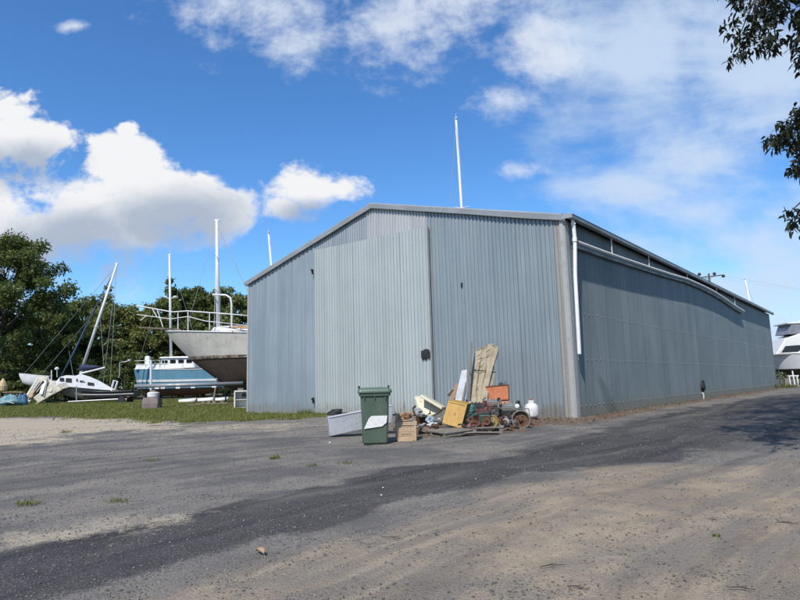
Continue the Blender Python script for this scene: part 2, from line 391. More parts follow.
def ground_mat():
    m, t, b = new_mat('ground')
    co = t.node('ShaderNodeTexCoord').outputs['Object']
    a = t.node('ShaderNodeAttribute', attribute_name='cover'); sp = t.node('ShaderNodeSeparateColor', {0: a.outputs['Color']})
    asph, dirt, sand = sp.outputs[0], sp.outputs[1], sp.outputs[2]; gr = a.outputs['Alpha']
    lit = t.node('ShaderNodeAttribute', attribute_name='litter').outputs['Fac']
    n_big = t.noise(co, .55, 5, .6); n_mid = t.noise(co, 2.6, 6, .65); n_big2 = t.noise(t.vm('ADD', co, (31.7, 12.3, 0)), .9, 6, .66, .4); n_fin = t.noise(co, 17, 5, .7); n_grit = t.noise(co, 75, 3, .7); n_g2 = t.noise(co, 170, 2, .8)
    lv = t.node('ShaderNodeAttribute', attribute_name='lane').outputs['Vector']
    lv = t.vm('ADD', lv, t.scl(t.node('ShaderNodeTexNoise', {'Vector': co, 'Scale': .5, 'Detail': 3}).outputs['Color'], (.45, .45, 0)))
    n_track = t.noise(t.scl(lv, (1, .13, 1)), 1.25, 9, .66, .2); n_rut = t.noise(t.scl(t.vm('ADD', lv, (17.3, 0, 0)), (1, .05, 1)), 2.6, 4, .55)
    vor = t.node('ShaderNodeTexVoronoi', {'Vector': co, 'Scale': 55.0}, feature='F1'); vcol = vor.outputs['Color']; vd = vor.outputs['Distance']
    vg = t.node('ShaderNodeSeparateColor', {0: vcol})
    vor2 = t.node('ShaderNodeTexVoronoi', {'Vector': co, 'Scale': 120.0}, feature='F1'); vg2 = t.node('ShaderNodeSeparateColor', {0: vor2.outputs['Color']})
    # bluestone gravel, each stone its own tone
    st = t.mix(vg.outputs[0], (0.073, 0.068, 0.062), (0.291, 0.263, 0.227)); st2 = t.mix(vg2.outputs[0], (0.067, 0.061, 0.057), (0.254, 0.230, 0.198))
    gravel = t.mix(.5, st, st2); gravel = t.mix(t.ss(n_mid, .42, .72, 0, .55), gravel, (0.215, 0.186, 0.147))
    gravel = t.mix(t.ss(n_big, .40, .56, .75, 0), gravel, (0.086, 0.083, 0.082))
    gravel = t.mix(t.ss(n_track, .52, .74, 0, .5), gravel, (0.271, 0.241, 0.193))
    gravel = t.mix(t.ss(n_rut, .52, .66, 0, .6), gravel, (0.082, 0.078, 0.074)); gravel = t.mix(t.ss(n_rut, .34, .44, .35, 0), gravel, (0.261, 0.234, 0.190))
    # pale compacted dirt: brown stains, grit, gravelly patches
    dt = t.mix(t.ss(n_mid, .3, .72), (0.368, 0.291, 0.199), (0.264, 0.216, 0.157)); dt = t.mix(t.ss(n_big, .45, .66, 0, .7), dt, (0.290, 0.199, 0.115))
    dt = t.mix(t.ss(n_track, .47, .60, 0, .85), dt, (0.174, 0.153, 0.129)); dt = t.mix(t.ss(n_big2, .50, .64, 0, .6), dt, (0.195, 0.172, 0.146))
    dt = t.mix(t.ss(n_rut, .36, .46, .55, 0), dt, (0.412, 0.324, 0.225)); dt = t.mix(t.ss(n_rut, .54, .64, 0, .5), dt, (0.159, 0.130, 0.102))
    dt = t.mix(t.ss(n_grit, .5, .74, 0, .65), dt, (0.105, 0.091, 0.075)); dt = t.mix(t.ss(n_fin, .55, .8, 0, .5), dt, (0.138, 0.112, 0.084))
    dt = t.mix(t.ss(n_g2, .52, .68, 0, .75), dt, (0.079, 0.068, 0.057)); dt = t.mix(t.ss(n_g2, .30, .44, .6, 0), dt, (0.422, 0.349, 0.265))
    dt = t.mix(t.m('MULTIPLY', t.ss(vg2.outputs[2], .6, .95), t.ss(n_mid, .4, .65, .15, .8)), dt, st2)
    sd_ = t.mix(n_mid, (0.456, 0.386, 0.283), (0.327, 0.277, 0.205))
    sd_ = t.mix(t.ss(n_fin, .5, .8, 0, .5), sd_, (0.189, 0.168, 0.135)); sd_ = t.mix(t.ss(n_track, .5, .64, 0, .7), sd_, (0.224, 0.197, 0.160))
    asp = t.mix(n_mid, (0.029, 0.027, 0.027), (0.074, 0.070, 0.066)); asp = t.mix(t.m('MULTIPLY', t.ss(vg2.outputs[1], .72, .95), .7), asp, (0.160, 0.150, 0.136))
    asp = t.mix(t.ss(n_track, .47, .64, 0, .8), asp, (0.130, 0.121, 0.106)); asp = t.mix(t.ss(n_rut, .54, .64, 0, .6), asp, (0.024, 0.022, 0.022)); asp = t.mix(t.ss(n_grit, .56, .74, 0, .5), asp, (0.126, 0.117, 0.104)); asp = t.mix(t.ss(n_big2, .5, .66, 0, .5), asp, (0.032, 0.030, 0.030))
    soil = t.mix(n_fin, (.06, .055, .03), (.13, .115, .06))
    # stone show-through in the dirt where the noise is high
    edge = t.m('MULTIPLY', t.m('SUBTRACT', n_fin, .5), .9); edge2 = t.m('MULTIPLY', t.m('SUBTRACT', n_mid, .5), .9); ed = t.m('ADD', edge, edge2)
    f = lambda k, lo=.3, hi=.7: t.ss(t.m('ADD', k, ed), lo, hi)
    col = t.mix(f(asph), gravel, asp)
    col = t.mix(f(dirt), col, dt)
    gpat = t.m('MULTIPLY', t.m('MULTIPLY', f(dirt), t.ss(t.m('ADD', n_big, t.m('MULTIPLY', n_mid, .5)), .74, .92)), .6)
    col = t.mix(gpat, col, gravel)
    col = t.mix(f(sand), col, sd_)
    col = t.mix(f(gr), col, soil)
    lt = t.mix(vg.outputs[1], (.07, .05, .036), (.22, .155, .105)); col = t.mix(f(lit), col, lt)
    t.put(b.inputs['Base Color'], col)
    t.put(b.inputs['Roughness'], t.mix(f(asph), (.92,)*3, (.8,)*3)); b.inputs['Specular IOR Level'].default_value = .25
    hgt = t.m('ADD', t.m('MULTIPLY', t.m('SUBTRACT', 1, vd), .55), t.m('ADD', t.m('MULTIPLY', n_fin, .9), t.m('MULTIPLY', n_grit, .35)))
    bn = t.node('ShaderNodeBump', {'Height': hgt, 'Strength': .6, 'Distance': .02}); t.put(b.inputs['Normal'], bn.outputs[0])
    return m
ground = link('ground', gme, ground_mat()); tag(ground, 'gravel and bare dirt yard with a dark asphalt track and grass behind', 'ground', kind='structure')

def in_view(P, m=40):                   # rough frustum test for scattering: visible part of the ground and a margin
    x, y = P[:, 0], P[:, 1]; return (y > 1.0) & (np.abs(x) < y*.72+2.5)
def zat(P): return ground_z(P)
# loose stones
def scatter_stones():
    n = 90000; Y = 2.4*np.exp(NR.uniform(0, 1, n)**1.0*np.log(20/2.4)); X = NR.uniform(-.78, .78, n)*Y + NR.normal(0, .4, n)
    P = np.stack([X, Y], 1); a, d, s, g, l = masks(P)
    keep = NR.uniform(0, 1, n) < np.clip(.55+.35*wob(P, 1.1, 8) - .2*d - .1*a + .45*wob(P, 1.6, 12)*d, .08, 1)*(1-g)
    P = P[keep]; n = len(P); size = .0020+.0058*NR.uniform(0, 1, n)**3.4; size *= (1+.10*P[:, 1])
    base = np.array([(1,0,0),(-1,0,0),(0,1,0),(0,-1,0),(0,0,1),(0,0,-1)], float); fc = np.array([(0,2,4),(2,1,4),(1,3,4),(3,0,4),(2,0,5),(1,2,5),(3,1,5),(0,3,5)])
    rot = NR.uniform(0, 2*pi, n); k = NR.uniform(.6, 1.35, (n, 6, 3)); v = base[None]*k + NR.normal(0, .16, (n, 6, 3))
    v[:, :, 2] *= .6; c, s_ = np.cos(rot)[:, None], np.sin(rot)[:, None]
    x = v[:, :, 0]*c-v[:, :, 1]*s_; y = v[:, :, 0]*s_+v[:, :, 1]*c
    v = np.stack([x, y, v[:, :, 2]], 2)*size[:, None, None]; v += np.column_stack([P, zat(P)+size*.25])[:, None, :]
    f = (fc[None]+6*np.arange(n)[:, None, None]).reshape(-1, 3)
    m, t, b = new_mat('loose_stone'); r = t.node('ShaderNodeNewGeometry').outputs['Random Per Island']
    cr = t.node('ShaderNodeValToRGB', {0: r}); e = cr.color_ramp.elements
    e[0].color = (.06, .058, .055, 1); e[1].position = .97; e[1].color = (.27, .255, .23, 1); q = e.new(.5); q.color = (.125, .12, .112, 1); q = e.new(.85); q.color = (.185, .16, .125, 1)
    t.put(b.inputs['Base Color'], cr.outputs[0]); b.inputs['Roughness'].default_value = .85
    o = link('loose_stones', np_mesh('loose_stones', v.reshape(-1, 3), f), m)
    tag(o, 'small loose grey stones strewn over the gravel yard', 'stones', kind='stuff')
scatter_stones()
def diamonds(pos, nrm_tilt, length, width, rot, seed=0, curl=.15, rsd=.5):   # leaf shaped quads: base, side, tip, side
    n = len(pos); ca, sa = np.cos(rot), np.sin(rot); ct, st = np.cos(nrm_tilt), np.sin(nrm_tilt)
    ax = np.stack([ca*ct, sa*ct, st], 1); sd = np.stack([-sa, ca, np.zeros(n)], 1); roll = np.random.default_rng(seed).normal(0, rsd, n)
    up = np.cross(ax, sd); sd = sd*np.cos(roll)[:, None]+up*np.sin(roll)[:, None]; up = np.cross(ax, sd)
    L = length[:, None]; w = width[:, None]
    v = np.stack([pos, pos+ax*L*.45+sd*w*.5+up*L*curl*.4, pos+ax*L-up*L*curl*.3, pos+ax*L*.45-sd*w*.5+up*L*curl*.4], 1)
    return v.reshape(-1, 3), (np.arange(n)[:, None]*4+np.arange(4)[None]).reshape(-1, 4)
def scatter_litter():
    n = 60000; P = np.stack([NR.uniform(-1, 36, n), NR.uniform(12, 50, n)], 1); l = sdist(P, LITTER) + .25*wob(P, 1.3, 9)
    keep = (l > -.25) & (NR.uniform(0, 1, n) < np.clip(.35+l*.9, 0, 1)*np.clip(26/P[:, 1], .2, 1)); P = P[keep]; n = len(P)
    v, f = diamonds(np.column_stack([P, zat(P)+.008+.03*NR.uniform(0, 1, n)]), NR.normal(0, .35, n), NR.uniform(.05, .13, n), NR.uniform(.02, .05, n), NR.uniform(0, 6.28, n))
    m = leaf_mat('dead_leaf', (.06, .044, .034), (.235, .175, .125), .1, .8)
    tag(link('leaf_litter', np_mesh('leaf_litter', v, f), m), 'brown dead leaves drifted along the foot of the shed', 'leaf litter', kind='stuff')
scatter_litter()
def scatter_grass():
    n = 320000; Y = 21+NR.uniform(0, 1, n)**1.5*50; X = NR.uniform(-.82, .1, n)*Y; P = np.stack([X, Y], 1)
    w1, w2 = wob(P, 2.2, 3), wob(P, .9, 4); g = sdist(P, GRASS)+.9*w1+.6*w2+.5*wob(P, 4.5, 5)
    keep = (g > -1.1) & (NR.uniform(0, 1, n) < np.clip(.25+.5*g, .035, 1)); P = P[keep]; n = len(P)
    h = (.05+.08*NR.uniform(0, 1, n))*(1+.35*wob(P, 3.1, 14))*(1+.010*(P[:, 1]-20)); h = np.maximum(h, .025); wd = .011+.0008*(P[:, 1]-20)
    rot = NR.uniform(0, 6.28, n); lean = NR.normal(0, .45, (n, 2))*h[:, None]
    b = np.column_stack([P, zat(P)-.005]); sdv = np.stack([np.cos(rot), np.sin(rot), np.zeros(n)], 1)*wd[:, None]
    tip = b+np.column_stack([lean, h]); v = np.stack([b-sdv, b+sdv, tip], 1).reshape(-1, 3)
    m = leaf_mat('grass_blade', (.065, .105, .016), (.24, .245, .075), .3, .7)
    tag(link('grass', np_mesh('grass', v, np.arange(3*n).reshape(-1, 3)), m), 'short green grass between the gravel yard and the boats', 'grass', kind='stuff')
scatter_grass()
M_WEED = leaf_mat('weed', (.06, .085, .02), (.17, .19, .055), .3, .7); M_DRY = leaf_mat('dry_weed', (.20, .14, .07), (.36, .27, .15), .2, .8)
def tuft(px, py, n, h, spread, mat, name, label, cat, group=None):
    p = gp(px, py); rg = np.random.default_rng(int(px*7+py)); r = spread*.6*np.sqrt(rg.uniform(0, 1, n)); a = rg.uniform(0, 6.28, n)
    pos = np.column_stack([r*np.cos(a)*1.25, r*np.sin(a), np.zeros(n)])
    v, f = diamonds(pos, rg.uniform(.35, 1.5, n), h*rg.uniform(.4, 1.1, n), np.full(n, max(.008, h*.10)), rg.uniform(0, 6.28, n), curl=.3)
    o = link(name, np_mesh(name, v, f), mat); o.location = p; tag(o, label, cat, group); return o
for px, py, n, h, s, wh in [(152,461,60,.07,.18,'left of the yard, on grey gravel'), (275,459,90,.09,.12,'nearest the tilted metal box, on open gravel'), (345,464,60,.07,.15,'straight in front of the green bin'),
                        (312,467,50,.07,.14,'just left of the one in front of the green bin'), (28,505,120,.08,.16,'at the left edge above the pale sand patch'), (66,433,80,.12,.22,'on the pale sand by the lawn edge'),
                        (118,502,70,.06,.15,'flat and brownish, above the long pale sand patch'), (717,538,24,.045,.04,'small and lone in the pale dirt at right')]:
    tuft(px, py, n, h, s, M_WEED, 'weed_tuft', 'low weed tuft '+wh, 'weed', 'weeds growing through the yard')
tuft(281,412,240,.55,.55,M_DRY,'dry_weed_clump','dry straw coloured weed clump against the shed left of the big door','weed')
tuft(306,415,120,.30,.5,M_WEED,'green_weed_clump','green weed clump at the shed foot beside the door edge','weed')
def twig(px, py, L, rz, label):
    p = gp(px, py); L *= .75; t = Thing('twig', label, 'twig', p, rz, 'twigs lying on the dirt')
    t.part('stem', MB().tube([(-L/2,0,.006), (-L*.1,L*.05,.012), (L*.2,-.02*L,.010), (L/2,L*.06,.006)], [.003,.004,.003,.0015], 5), pm('twig_bark', (.045,.032,.022), (.09,.07,.05)))
    t.part('side_shoot', MB().tube([(-L*.1,L*.05,.012), (L*.1,L*.17,.014), (L*.22,L*.2,.008)], [.0025,.002,.001], 4), MATS['twig_bark'])
twig(393,539,.24,-.5,'dark twig on the dirt below the middle of the asphalt band'); twig(712,521,.20,-.8,'short dark twig on the pale dirt at right'); twig(553,567,.22,.15,'thin pale twig on the dirt at bottom centre right')
twig(742,590,.17,-.4,'dark twig near the bottom right corner'); twig(578,589,.16,-.6,'small twig at the bottom edge right of centre'); twig(787,524,.2,-.5,'dark twig at the right edge of the dirt')
def dead_leaf():
    p = gp(264,557); rows = []
    for i in range(7):
        s = i/6; w = .022*sin(pi*min(1, s*1.02))**.8+.001
        rows.append([(s*.13, k*w, .012+.02*abs(k)+.012*sin(3*s)) for k in (-1,-.5,0,.5,1)])
    t = Thing('fallen_leaf', 'large pale tan fallen leaf lying on the dirt at lower left', 'leaf', p, 2.2)
    t.part('leaf_blade', MB().grid(rows), pm('tan_leaf', (.42,.28,.18), (.30,.19,.11), scale=20), smooth=True, solid=.002)
    t.part('leaf_stalk', MB().tube([(0,0,.012), (-.05,.01,.006)], .0025, 5), MATS['tan_leaf'])
dead_leaf()

# ---------------------------------------------------------------- shed
SL, SWD, EV, RG = 40.0, 15.6, 6.0, 8.05
def roof_z(u): return EV + (RG-EV)*(1-abs(u-SWD/2)/(SWD/2))
shed = Thing('boat_shed', 'long grey corrugated iron shed with a tall closed sliding door', 'shed', C, radians(-39))
# local axes: x = -u (to the right along the front), y = into the shed along the side
def corr(x0, x1, zb, zt, pitch, amp, at_, prof='sine', segs=8):
    """sheet of corrugations along x; at_(x, d, z) places a point with depth d"""
    mb = MB(); n = max(2, int(round((x1-x0)/pitch*segs))); lo, hi = [], []
    for i in range(n+1):
        x = x0+(x1-x0)*i/n; ph = (x/pitch) % 1
        if prof == 'sine': d = amp*cos(2*pi*ph)
        elif prof == 'box': d = amp*(1 if ph < .42 else 1-2*(ph-.42)/.08 if ph < .5 else -1 if ph < .92 else -1+2*(ph-.92)/.08)
        else: d = amp*(1 if ph < .22 else max(0, 1-(ph-.22)/.08) if ph < .30 else (0 if ph < .92 else (ph-.92)/.08))
        lo.append(at_(x, d, zb(x) if callable(zb) else zb)); hi.append(at_(x, d, zt(x) if callable(zt) else zt))
    return mb.grid([lo, hi])
FRONT = lambda o: (lambda x, d, z: (x, -o-d, z))
g_blue = sheet_mat('sheet_blue_grey', (0.194, 0.236, 0.263), (0.271, 0.315, 0.342), (0.145, 0.181, 0.204), .9, 'X', .5, .2, .7, (0.199, 0.201, 0.188))
g_right = sheet_mat('sheet_mid_grey', (0.203, 0.243, 0.263), (0.271, 0.315, 0.334), (0.145, 0.181, 0.199), .84, 'X', .45, .25, .8, (0.180, 0.163, 0.139))
g_white = sheet_mat('sheet_pale_gable', (0.350, 0.359, 0.364), (0.454, 0.464, 0.464), (0.284, 0.292, 0.292), .84, 'X', .5, .25)
g_gable = sheet_mat('sheet_blue_gable', (0.207, 0.236, 0.261), (0.265, 0.295, 0.315), (0.174, 0.199, 0.220), .84, 'X', .5, .3)
g_door = sheet_mat('sheet_door', (0.345, 0.375, 0.368), (0.419, 0.456, 0.448), (0.279, 0.313, 0.312), .8, 'X', .45, .2, .6, (0.307, 0.304, 0.271))
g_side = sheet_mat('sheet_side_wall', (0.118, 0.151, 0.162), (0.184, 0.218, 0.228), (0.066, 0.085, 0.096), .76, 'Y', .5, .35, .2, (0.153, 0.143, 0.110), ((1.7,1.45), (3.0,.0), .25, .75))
g_roof = sheet_mat('sheet_roof', (.36,.39,.41), (.46,.48,.5), (.28,.3,.32), .8, 'Y')
g_trim = pm('trim_grey', (0.320, 0.336, 0.344), (0.240, 0.256, 0.268), 1.2, .5, .2, .15, 12)
g_trimw = pm('trim_pale', (0.384, 0.384, 0.368), (0.304, 0.308, 0.304), 1.5, .55, .1, .15, 12, stretch=(1,1,.15))
g_beige = pm('sheet_beige', (0.288, 0.276, 0.256), (0.232, 0.228, 0.216), 2, .55, .1, .1, 10, stretch=(1,1,.15), spots=(0.176, 0.136, 0.104), spot_lo=.7)
m_black = pm('black_rubber', (.012,.012,.013), (.02,.02,.02), 6, .6)
m_rust = pm('rust_brown', (.13,.06,.03), (.07,.035,.02), 9, .9, 0, .4, 60)
zt_ = lambda x: roof_z(-x)-.02
shed.part('wall_cladding', corr(-15.6, -11.0, 0, zt_, .255, .034, FRONT(0), 'rib', 24), g_blue, label='blue grey ribbed sheets left of the door')
shed.part('wall_cladding', corr(-5.2, -.36, .0, zt_, .145, .017, FRONT(0), 'box', 24), g_right, label='mid grey corrugated sheets right of the door')
shed.part('gable_cladding', corr(-11.0, -8.12, 5.9, zt_, .125, .014, FRONT(0)), g_gable, label='blue grey gable sheets above the left half of the door')
shed.part('gable_cladding', corr(-8.12, -5.2, 5.9, zt_, .14, .018, FRONT(.004), 'box', 24), g_white, label='pale gable sheets above the right half of the door')
shed.part('corner_sheet', corr(-.36, -.145, 0, zt_, .11, .014, FRONT(.003)), g_beige)
shed.part('corner_flashing', MB().box((-.07,-.03,2.99), (.145,.05,5.98)).box((.015,.10,2.99), (.03,.26,5.98)), g_trimw, bevel=.006)
shed.part('corner_flashing', MB().box((-15.62,-.03,2.98), (.10,.06,5.96)), g_trimw, bevel=.006)
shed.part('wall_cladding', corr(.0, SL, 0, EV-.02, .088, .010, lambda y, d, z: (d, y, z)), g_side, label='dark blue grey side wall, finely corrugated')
shed.part('wall_cladding', corr(.0, SL, 0, EV-.02, .25, .012, lambda y, d, z: (-SWD-d, y, z)), g_blue)
shed.part('wall_cladding', corr(-SWD, 0, 0, zt_, .25, .012, lambda x, d, z: (x, SL+d, z)), g_blue)
# floor plate girts inside are never seen; roof: two slopes of ribbed sheet
for s in (0, 1):
    mb = MB(); n = int(SL+.25)*10; lo, hi = [], []
    for i in range(n+1):
        y = -.10+(SL+.25)*i/n; k = .018*cos(2*pi*y/.2)
        e = (.30, EV-.02) if s == 0 else (-SWD-.12, EV+.02)
        lo.append((e[0], y, e[1]+k+.05)); hi.append((-SWD/2, y, RG+.05+k))
    shed.part('roof', mb.grid([lo, hi]), g_roof)
shed.part('ridge_cap', MB().slab([(-SWD/2-.25,-.12,RG+.03), (-SWD/2,-.12,RG+.095), (-SWD/2,SL+.15,RG+.095), (-SWD/2-.25,SL+.15,RG+.03)], .012).slab([(-SWD/2,-.12,RG+.095), (-SWD/2+.25,-.12,RG+.03), (-SWD/2+.25,SL+.15,RG+.03), (-SWD/2,SL+.15,RG+.095)], .012), g_trim)
def barge(x0, z0, x1, z1, n=8):
    mb = MB(); rows = []
    rg = random.Random(3)
    for i in range(n+1):
        s = i/n; x = x0+(x1-x0)*s; z = z0+(z1-z0)*s; w = rg.uniform(-.012, .012)
        rows.append([(x,-.06,z-.165+w), (x,-.135+w*.6,z-.165+w), (x,-.15+w,z+.0), (x,-.14,z+.035), (x,.10,z+.05)])
    return mb.grid(rows)
shed.part('barge_flashing', barge(-SWD-.14, EV+.04, -SWD/2+.01, RG+.08), g_trim, solid=.012)
shed.part('barge_flashing', barge(-SWD/2, RG+.085, .0, EV+.10, 7), g_trim, solid=.012)
shed.part('eave_gutter', MB().box((.265,SL/2,EV-.005), (.15,SL+.34,.13)), pm('gutter_grey', (.25,.28,.29), (.19,.215,.225), .8, .5, .2), bevel=.02)
shed.part('gutter_lip', MB().box((.335,SL/2,EV+.065), (.03,SL+.33,.022)), g_trim, bevel=.006)
shed.part('gutter_end_cap', MB().box((.17,-.175,EV+.02), (.32,.02,.15)), g_trim, bevel=.008)
shed.part('eave_gutter', MB().box((-SWD-.17,SL/2,EV-.02), (.13,SL+.3,.12)), MATS['gutter_grey'], bevel=.02)
# sliding door, hung just proud of the wall
dz = lambda x: 6.80+(x+11.05)/6*-.10
door = shed.part('sliding_door', corr(-11.03, -5.10, .05, dz, .15, .019, FRONT(.14), 'box', 24), g_door)
shed.part('door_stile', MB().box((-5.10,-.085,3.39), (.035,.085,6.60)), g_trim, door, bevel=.005)
shed.part('door_stile', MB().box((-11.03,-.085,3.45), (.03,.085,6.70)), g_trim, door, bevel=.005)
shed.part('door_rail', MB().box((-8.07,-.07,6.62), (5.9,.05,.08)), g_trim, door)
shed.part('lock_cover', MB().box((-5.31,-.19,2.13), (.36,.06,.27)).box((-5.28,-.185,2.28), (.22,.05,.06)).box((-5.36,-.185,1.98), (.18,.05,.05)), m_black, door, bevel=.02)
shed.part('hinge_roller', MB().box((-11.09,-.17,5.88), (.07,.06,.20)).lathe([(.045,0),(.045,.05)], (-11.09,-.2,5.95), (0,-1,0), 12), m_black, door)
shed.part('hinge_roller', MB().box((-11.09,-.17,.55), (.07,.06,.24)).lathe([(.045,0),(.045,.05)], (-11.09,-.2,.60), (0,-1,0), 12), m_black, door)
shed.part('vent_hole', MB().box((-3.79,-.022,4.42), (.07,.02,.15)), m_black)
m_scr = pm('screw_zinc', (.42,.44,.44), (.3,.3,.3), 10, .35, .3)
scr = MB().lathe([(.018,-.004),(.018,.006),(.010,.014)], (0,0,0), (1,0,0), 6).mesh('screw_head')
for z in (4.45, 3.16, 1.72, .33):
    mb = MB()
    for i in range(int(SL/.36)):
        y = .35+i*.36; zz = z+.012*sin(i*1.7)
        if i < 25: o = link('screw_head', scr, None if scr.materials else m_scr, shed.o); o.location = (.0105, y, zz)
        else: mb.lathe([(.018,-.004),(.018,.006),(.010,.014)], (.0105,y,zz), (1,0,0), 6)
    shed.part('screw_row', mb, m_scr, kind='stuff')
# downpipe, leaning loose, and the old gutter hung on straps under the eave
m_pipe = pm('pipe_white', (.80,.79,.75), (.68,.67,.64), 1.5, .45, 0, .05, stretch=(1,1,.3), spots=(.42,.38,.32), spot_lo=.68)
shed.part('downpipe', MB().tube([(.25,.06,5.94), (.25,.10,5.80)], [.035,.075], 14).tube([(.25,.10,5.80), (.25,.14,5.35), (.22,.05,4.2), (.18,.06,1.86)], .058, 14, cap=True), m_pipe, smooth=False)
shed.part('pipe_socket', MB().lathe([(.07,0),(.072,.12),(.07,.13)], (.25,.12,5.26), (0,.05,1), 14), m_pipe)
gpts = [(.3,5.29), (3.1,5.34), (5.15,5.40), (7.5,5.47), (10.4,5.57), (13.4,5.70), (16.6,5.71), (18.5,5.68), (20.3,5.61), (22.4,5.50), (24.4,5.36), (27.3,5.24)]
mb = MB(); rows = []
for i in range(57):
    s = i/56*27+.3
    for (a, za), (b, zb) in zip(gpts, gpts[1:]):
        if a <= s <= b+1e-6: z = za+(zb-za)*(s-a)/(b-a)
    rows.append([(.25+.05*cos(q), s, z+.05*sin(q)) for q in [2*pi*k/14 for k in range(15)]])
shed.part('overflow_pipe', mb.grid(rows), m_pipe, smooth=True)
rows = [[(x, s_[0][1], s_[0][2]-.05+dz_) for x, dz_ in ((.07,-.03),(.075,-.10),(.16,-.10),(.165,-.03))] for s_ in rows]
shed.part('hanging_gutter', MB().grid(rows), pm('gutter_old_shade', (.17,.19,.195), (.12,.135,.14), 1, .5, .2), solid=.012)  # gutter colour darkened so that it reads as a band of shade
for y in (3.32, 7.47, 13.33, 19.5, 24.5):
    zz = [za+(zb-za)*(y-a)/(b-a) for (a, za), (b, zb) in zip(gpts, gpts[1:]) if a <= y <= b][0]
    shed.part('pipe_strap', MB().box((.25,y,(zz+EV)/2+.01), (.02,.05,EV-zz-.06)), m_pipe)
tp = shed.part('water_tap', MB().tube([(.09,15.0,.02), (.09,15.0,.42)], .035, 10).box((.06,15.0,.30), (.08,.06,.05)), pm('tap_white', (.6,.6,.57), None, 5, .5))
shed.part('tap_cover', MB().lump((.12,14.98,.62), (.10,.16,.24), seed=6, rough=.22), m_black, tp)
shed.part('overflow_bracket', MB().box((.29,.16,5.37), (.05,.06,.10)), m_rust)
# ---------------------------------------------------------------- the rubbish in front of the shed
m_bin = pm('bin_green', (.056,.094,.062), (.085,.118,.085), 2.5, .55, 0, .05, 30, stretch=(1,1,.35), spots=(.14,.16,.135), spot_lo=.60)
m_bin2 = pm('bin_lid_green', (.10,.15,.108), (.08,.125,.088), 3, .5, 0, .05, 30)
def rr(w, d, r, n=4):                   # rounded rectangle outline
    out = []
    for cx, cy, a0 in ((w/2-r, d/2-r, 0), (-w/2+r, d/2-r, pi/2), (-w/2+r, -d/2+r, pi), (w/2-r, -d/2+r, 1.5*pi)):
        for k in range(n+1): a = a0+pi/2*k/n; out.append((cx+r*cos(a), cy+r*sin(a)))
    return out
def loft(mb, secs, cap0=True, cap1=True):
    base = len(mb.v); n = len(secs[0])
    for s in secs: mb.v += [tuple(p) for p in s]
    for i in range(len(secs)-1):
        for k in range(n): a, b = base+i*n+k, base+i*n+(k+1) % n; mb.f.append((a, b, b+n, a+n))
    if cap0: mb.f.append(tuple(base+k for k in reversed(range(n))))
    if cap1: mb.f.append(tuple(base+(len(secs)-1)*n+k for k in range(n)))
    return mb
bp = gp(374.6,444.6) + Vector((0,.29,0))
t = Thing('wheelie_bin', 'green plastic wheelie bin with a torn white sticker on its front', 'wheelie bin', bp, .07)
def sec(w, d, r, z, yo=0): return [(x, y+yo, z) for x, y in rr(w, d, r)]
body = t.part('bin_body', loft(MB(), [sec(.445,.45,.05,.0), sec(.47,.50,.05,.03), sec(.52,.58,.055,.55,-.01), sec(.545,.63,.06,.90,-.02), sec(.555,.645,.06,.905,-.02), sec(.60,.69,.06,.91,-.02), sec(.605,.70,.06,.985,-.02), sec(.575,.67,.06,.99,-.02)]), m_bin, bevel=.006)
t.part('rim_rib', MB().box((-.2,-.352,.88), (.012,.03,.06)).add([], []), m_bin, body)
t.part('rim_rib', MB().box((.0,-.352,.88), (.012,.03,.06)), m_bin, body); t.part('rim_rib', MB().box((.2,-.352,.88), (.012,.03,.06)), m_bin, body)
lid = t.part('lid', loft(MB(), [sec(.66,.745,.07,.965,-.02), sec(.665,.75,.07,1.0,-.02), sec(.63,.71,.08,1.035,-.02), sec(.52,.60,.10,1.062,-.0), sec(.3,.36,.09,1.07,0)]), m_bin2, smooth=False, bevel=.01)
for s in (-1, 1):
    t.part('hinge_knob', MB().tube([(s*.285,.33,.98), (s*.30,.36,1.10)], .022, 10), m_black, lid)
    w = t.part('wheel', MB().lathe([(.06,-.02),(.10,-.022),(.10,.022),(.06,.02)], (s*.225,.25,.10), (1,0,0), 18), m_black)
t.part('handle', MB().tube([(-.27,.37,.98), (-.25,.42,.97), (.25,.42,.97), (.27,.37,.98)], .018, 10), m_bin, body)
def on_front(x, z): return (x, -.266-.082*(z/.9)-.004+ (0 if z > .03 else .02), z)
m, tt, b = new_mat('torn_sticker')
co = tt.node('ShaderNodeTexCoord').outputs['Object']; s = tt.node('ShaderNodeSeparateXYZ', {0: co})
ln = tt.m('MULTIPLY', tt.ss(tt.m('SINE', tt.m('MULTIPLY', tt.m('ADD', s.outputs[2], tt.m('MULTIPLY', s.outputs[0], -.22)), 190)), .3, .7), tt.ss(tt.noise(tt.scl(co, (1, 1, 2)), 45, 2), .46, .56))
wear = tt.noise(co, 14, 5, .7)
tt.put(b.inputs['Base Color'], tt.mix(tt.m('MULTIPLY', ln, tt.ss(wear, .45, .6, .1, .7)), tt.mix(tt.ss(wear, .5, .75, 0, .5), (.72,.71,.70), (.48,.5,.47)), (.38,.16,.14))); b.inputs['Roughness'].default_value = .55
pts = [(-.215,.295), (.13,.335), (.215,.405), (.23,.535), (-.07,.535), (-.12,.49), (-.165,.40)]
t.part('sticker', MB().add([on_front(x, z) for x, z in pts], [tuple(range(len(pts)))]), m, body, solid=.003)

def wquad(px4, Ys):                     # four photo corners at given distances
    return [at(x, y, Y) for (x, y), Y in zip(px4, Ys)]
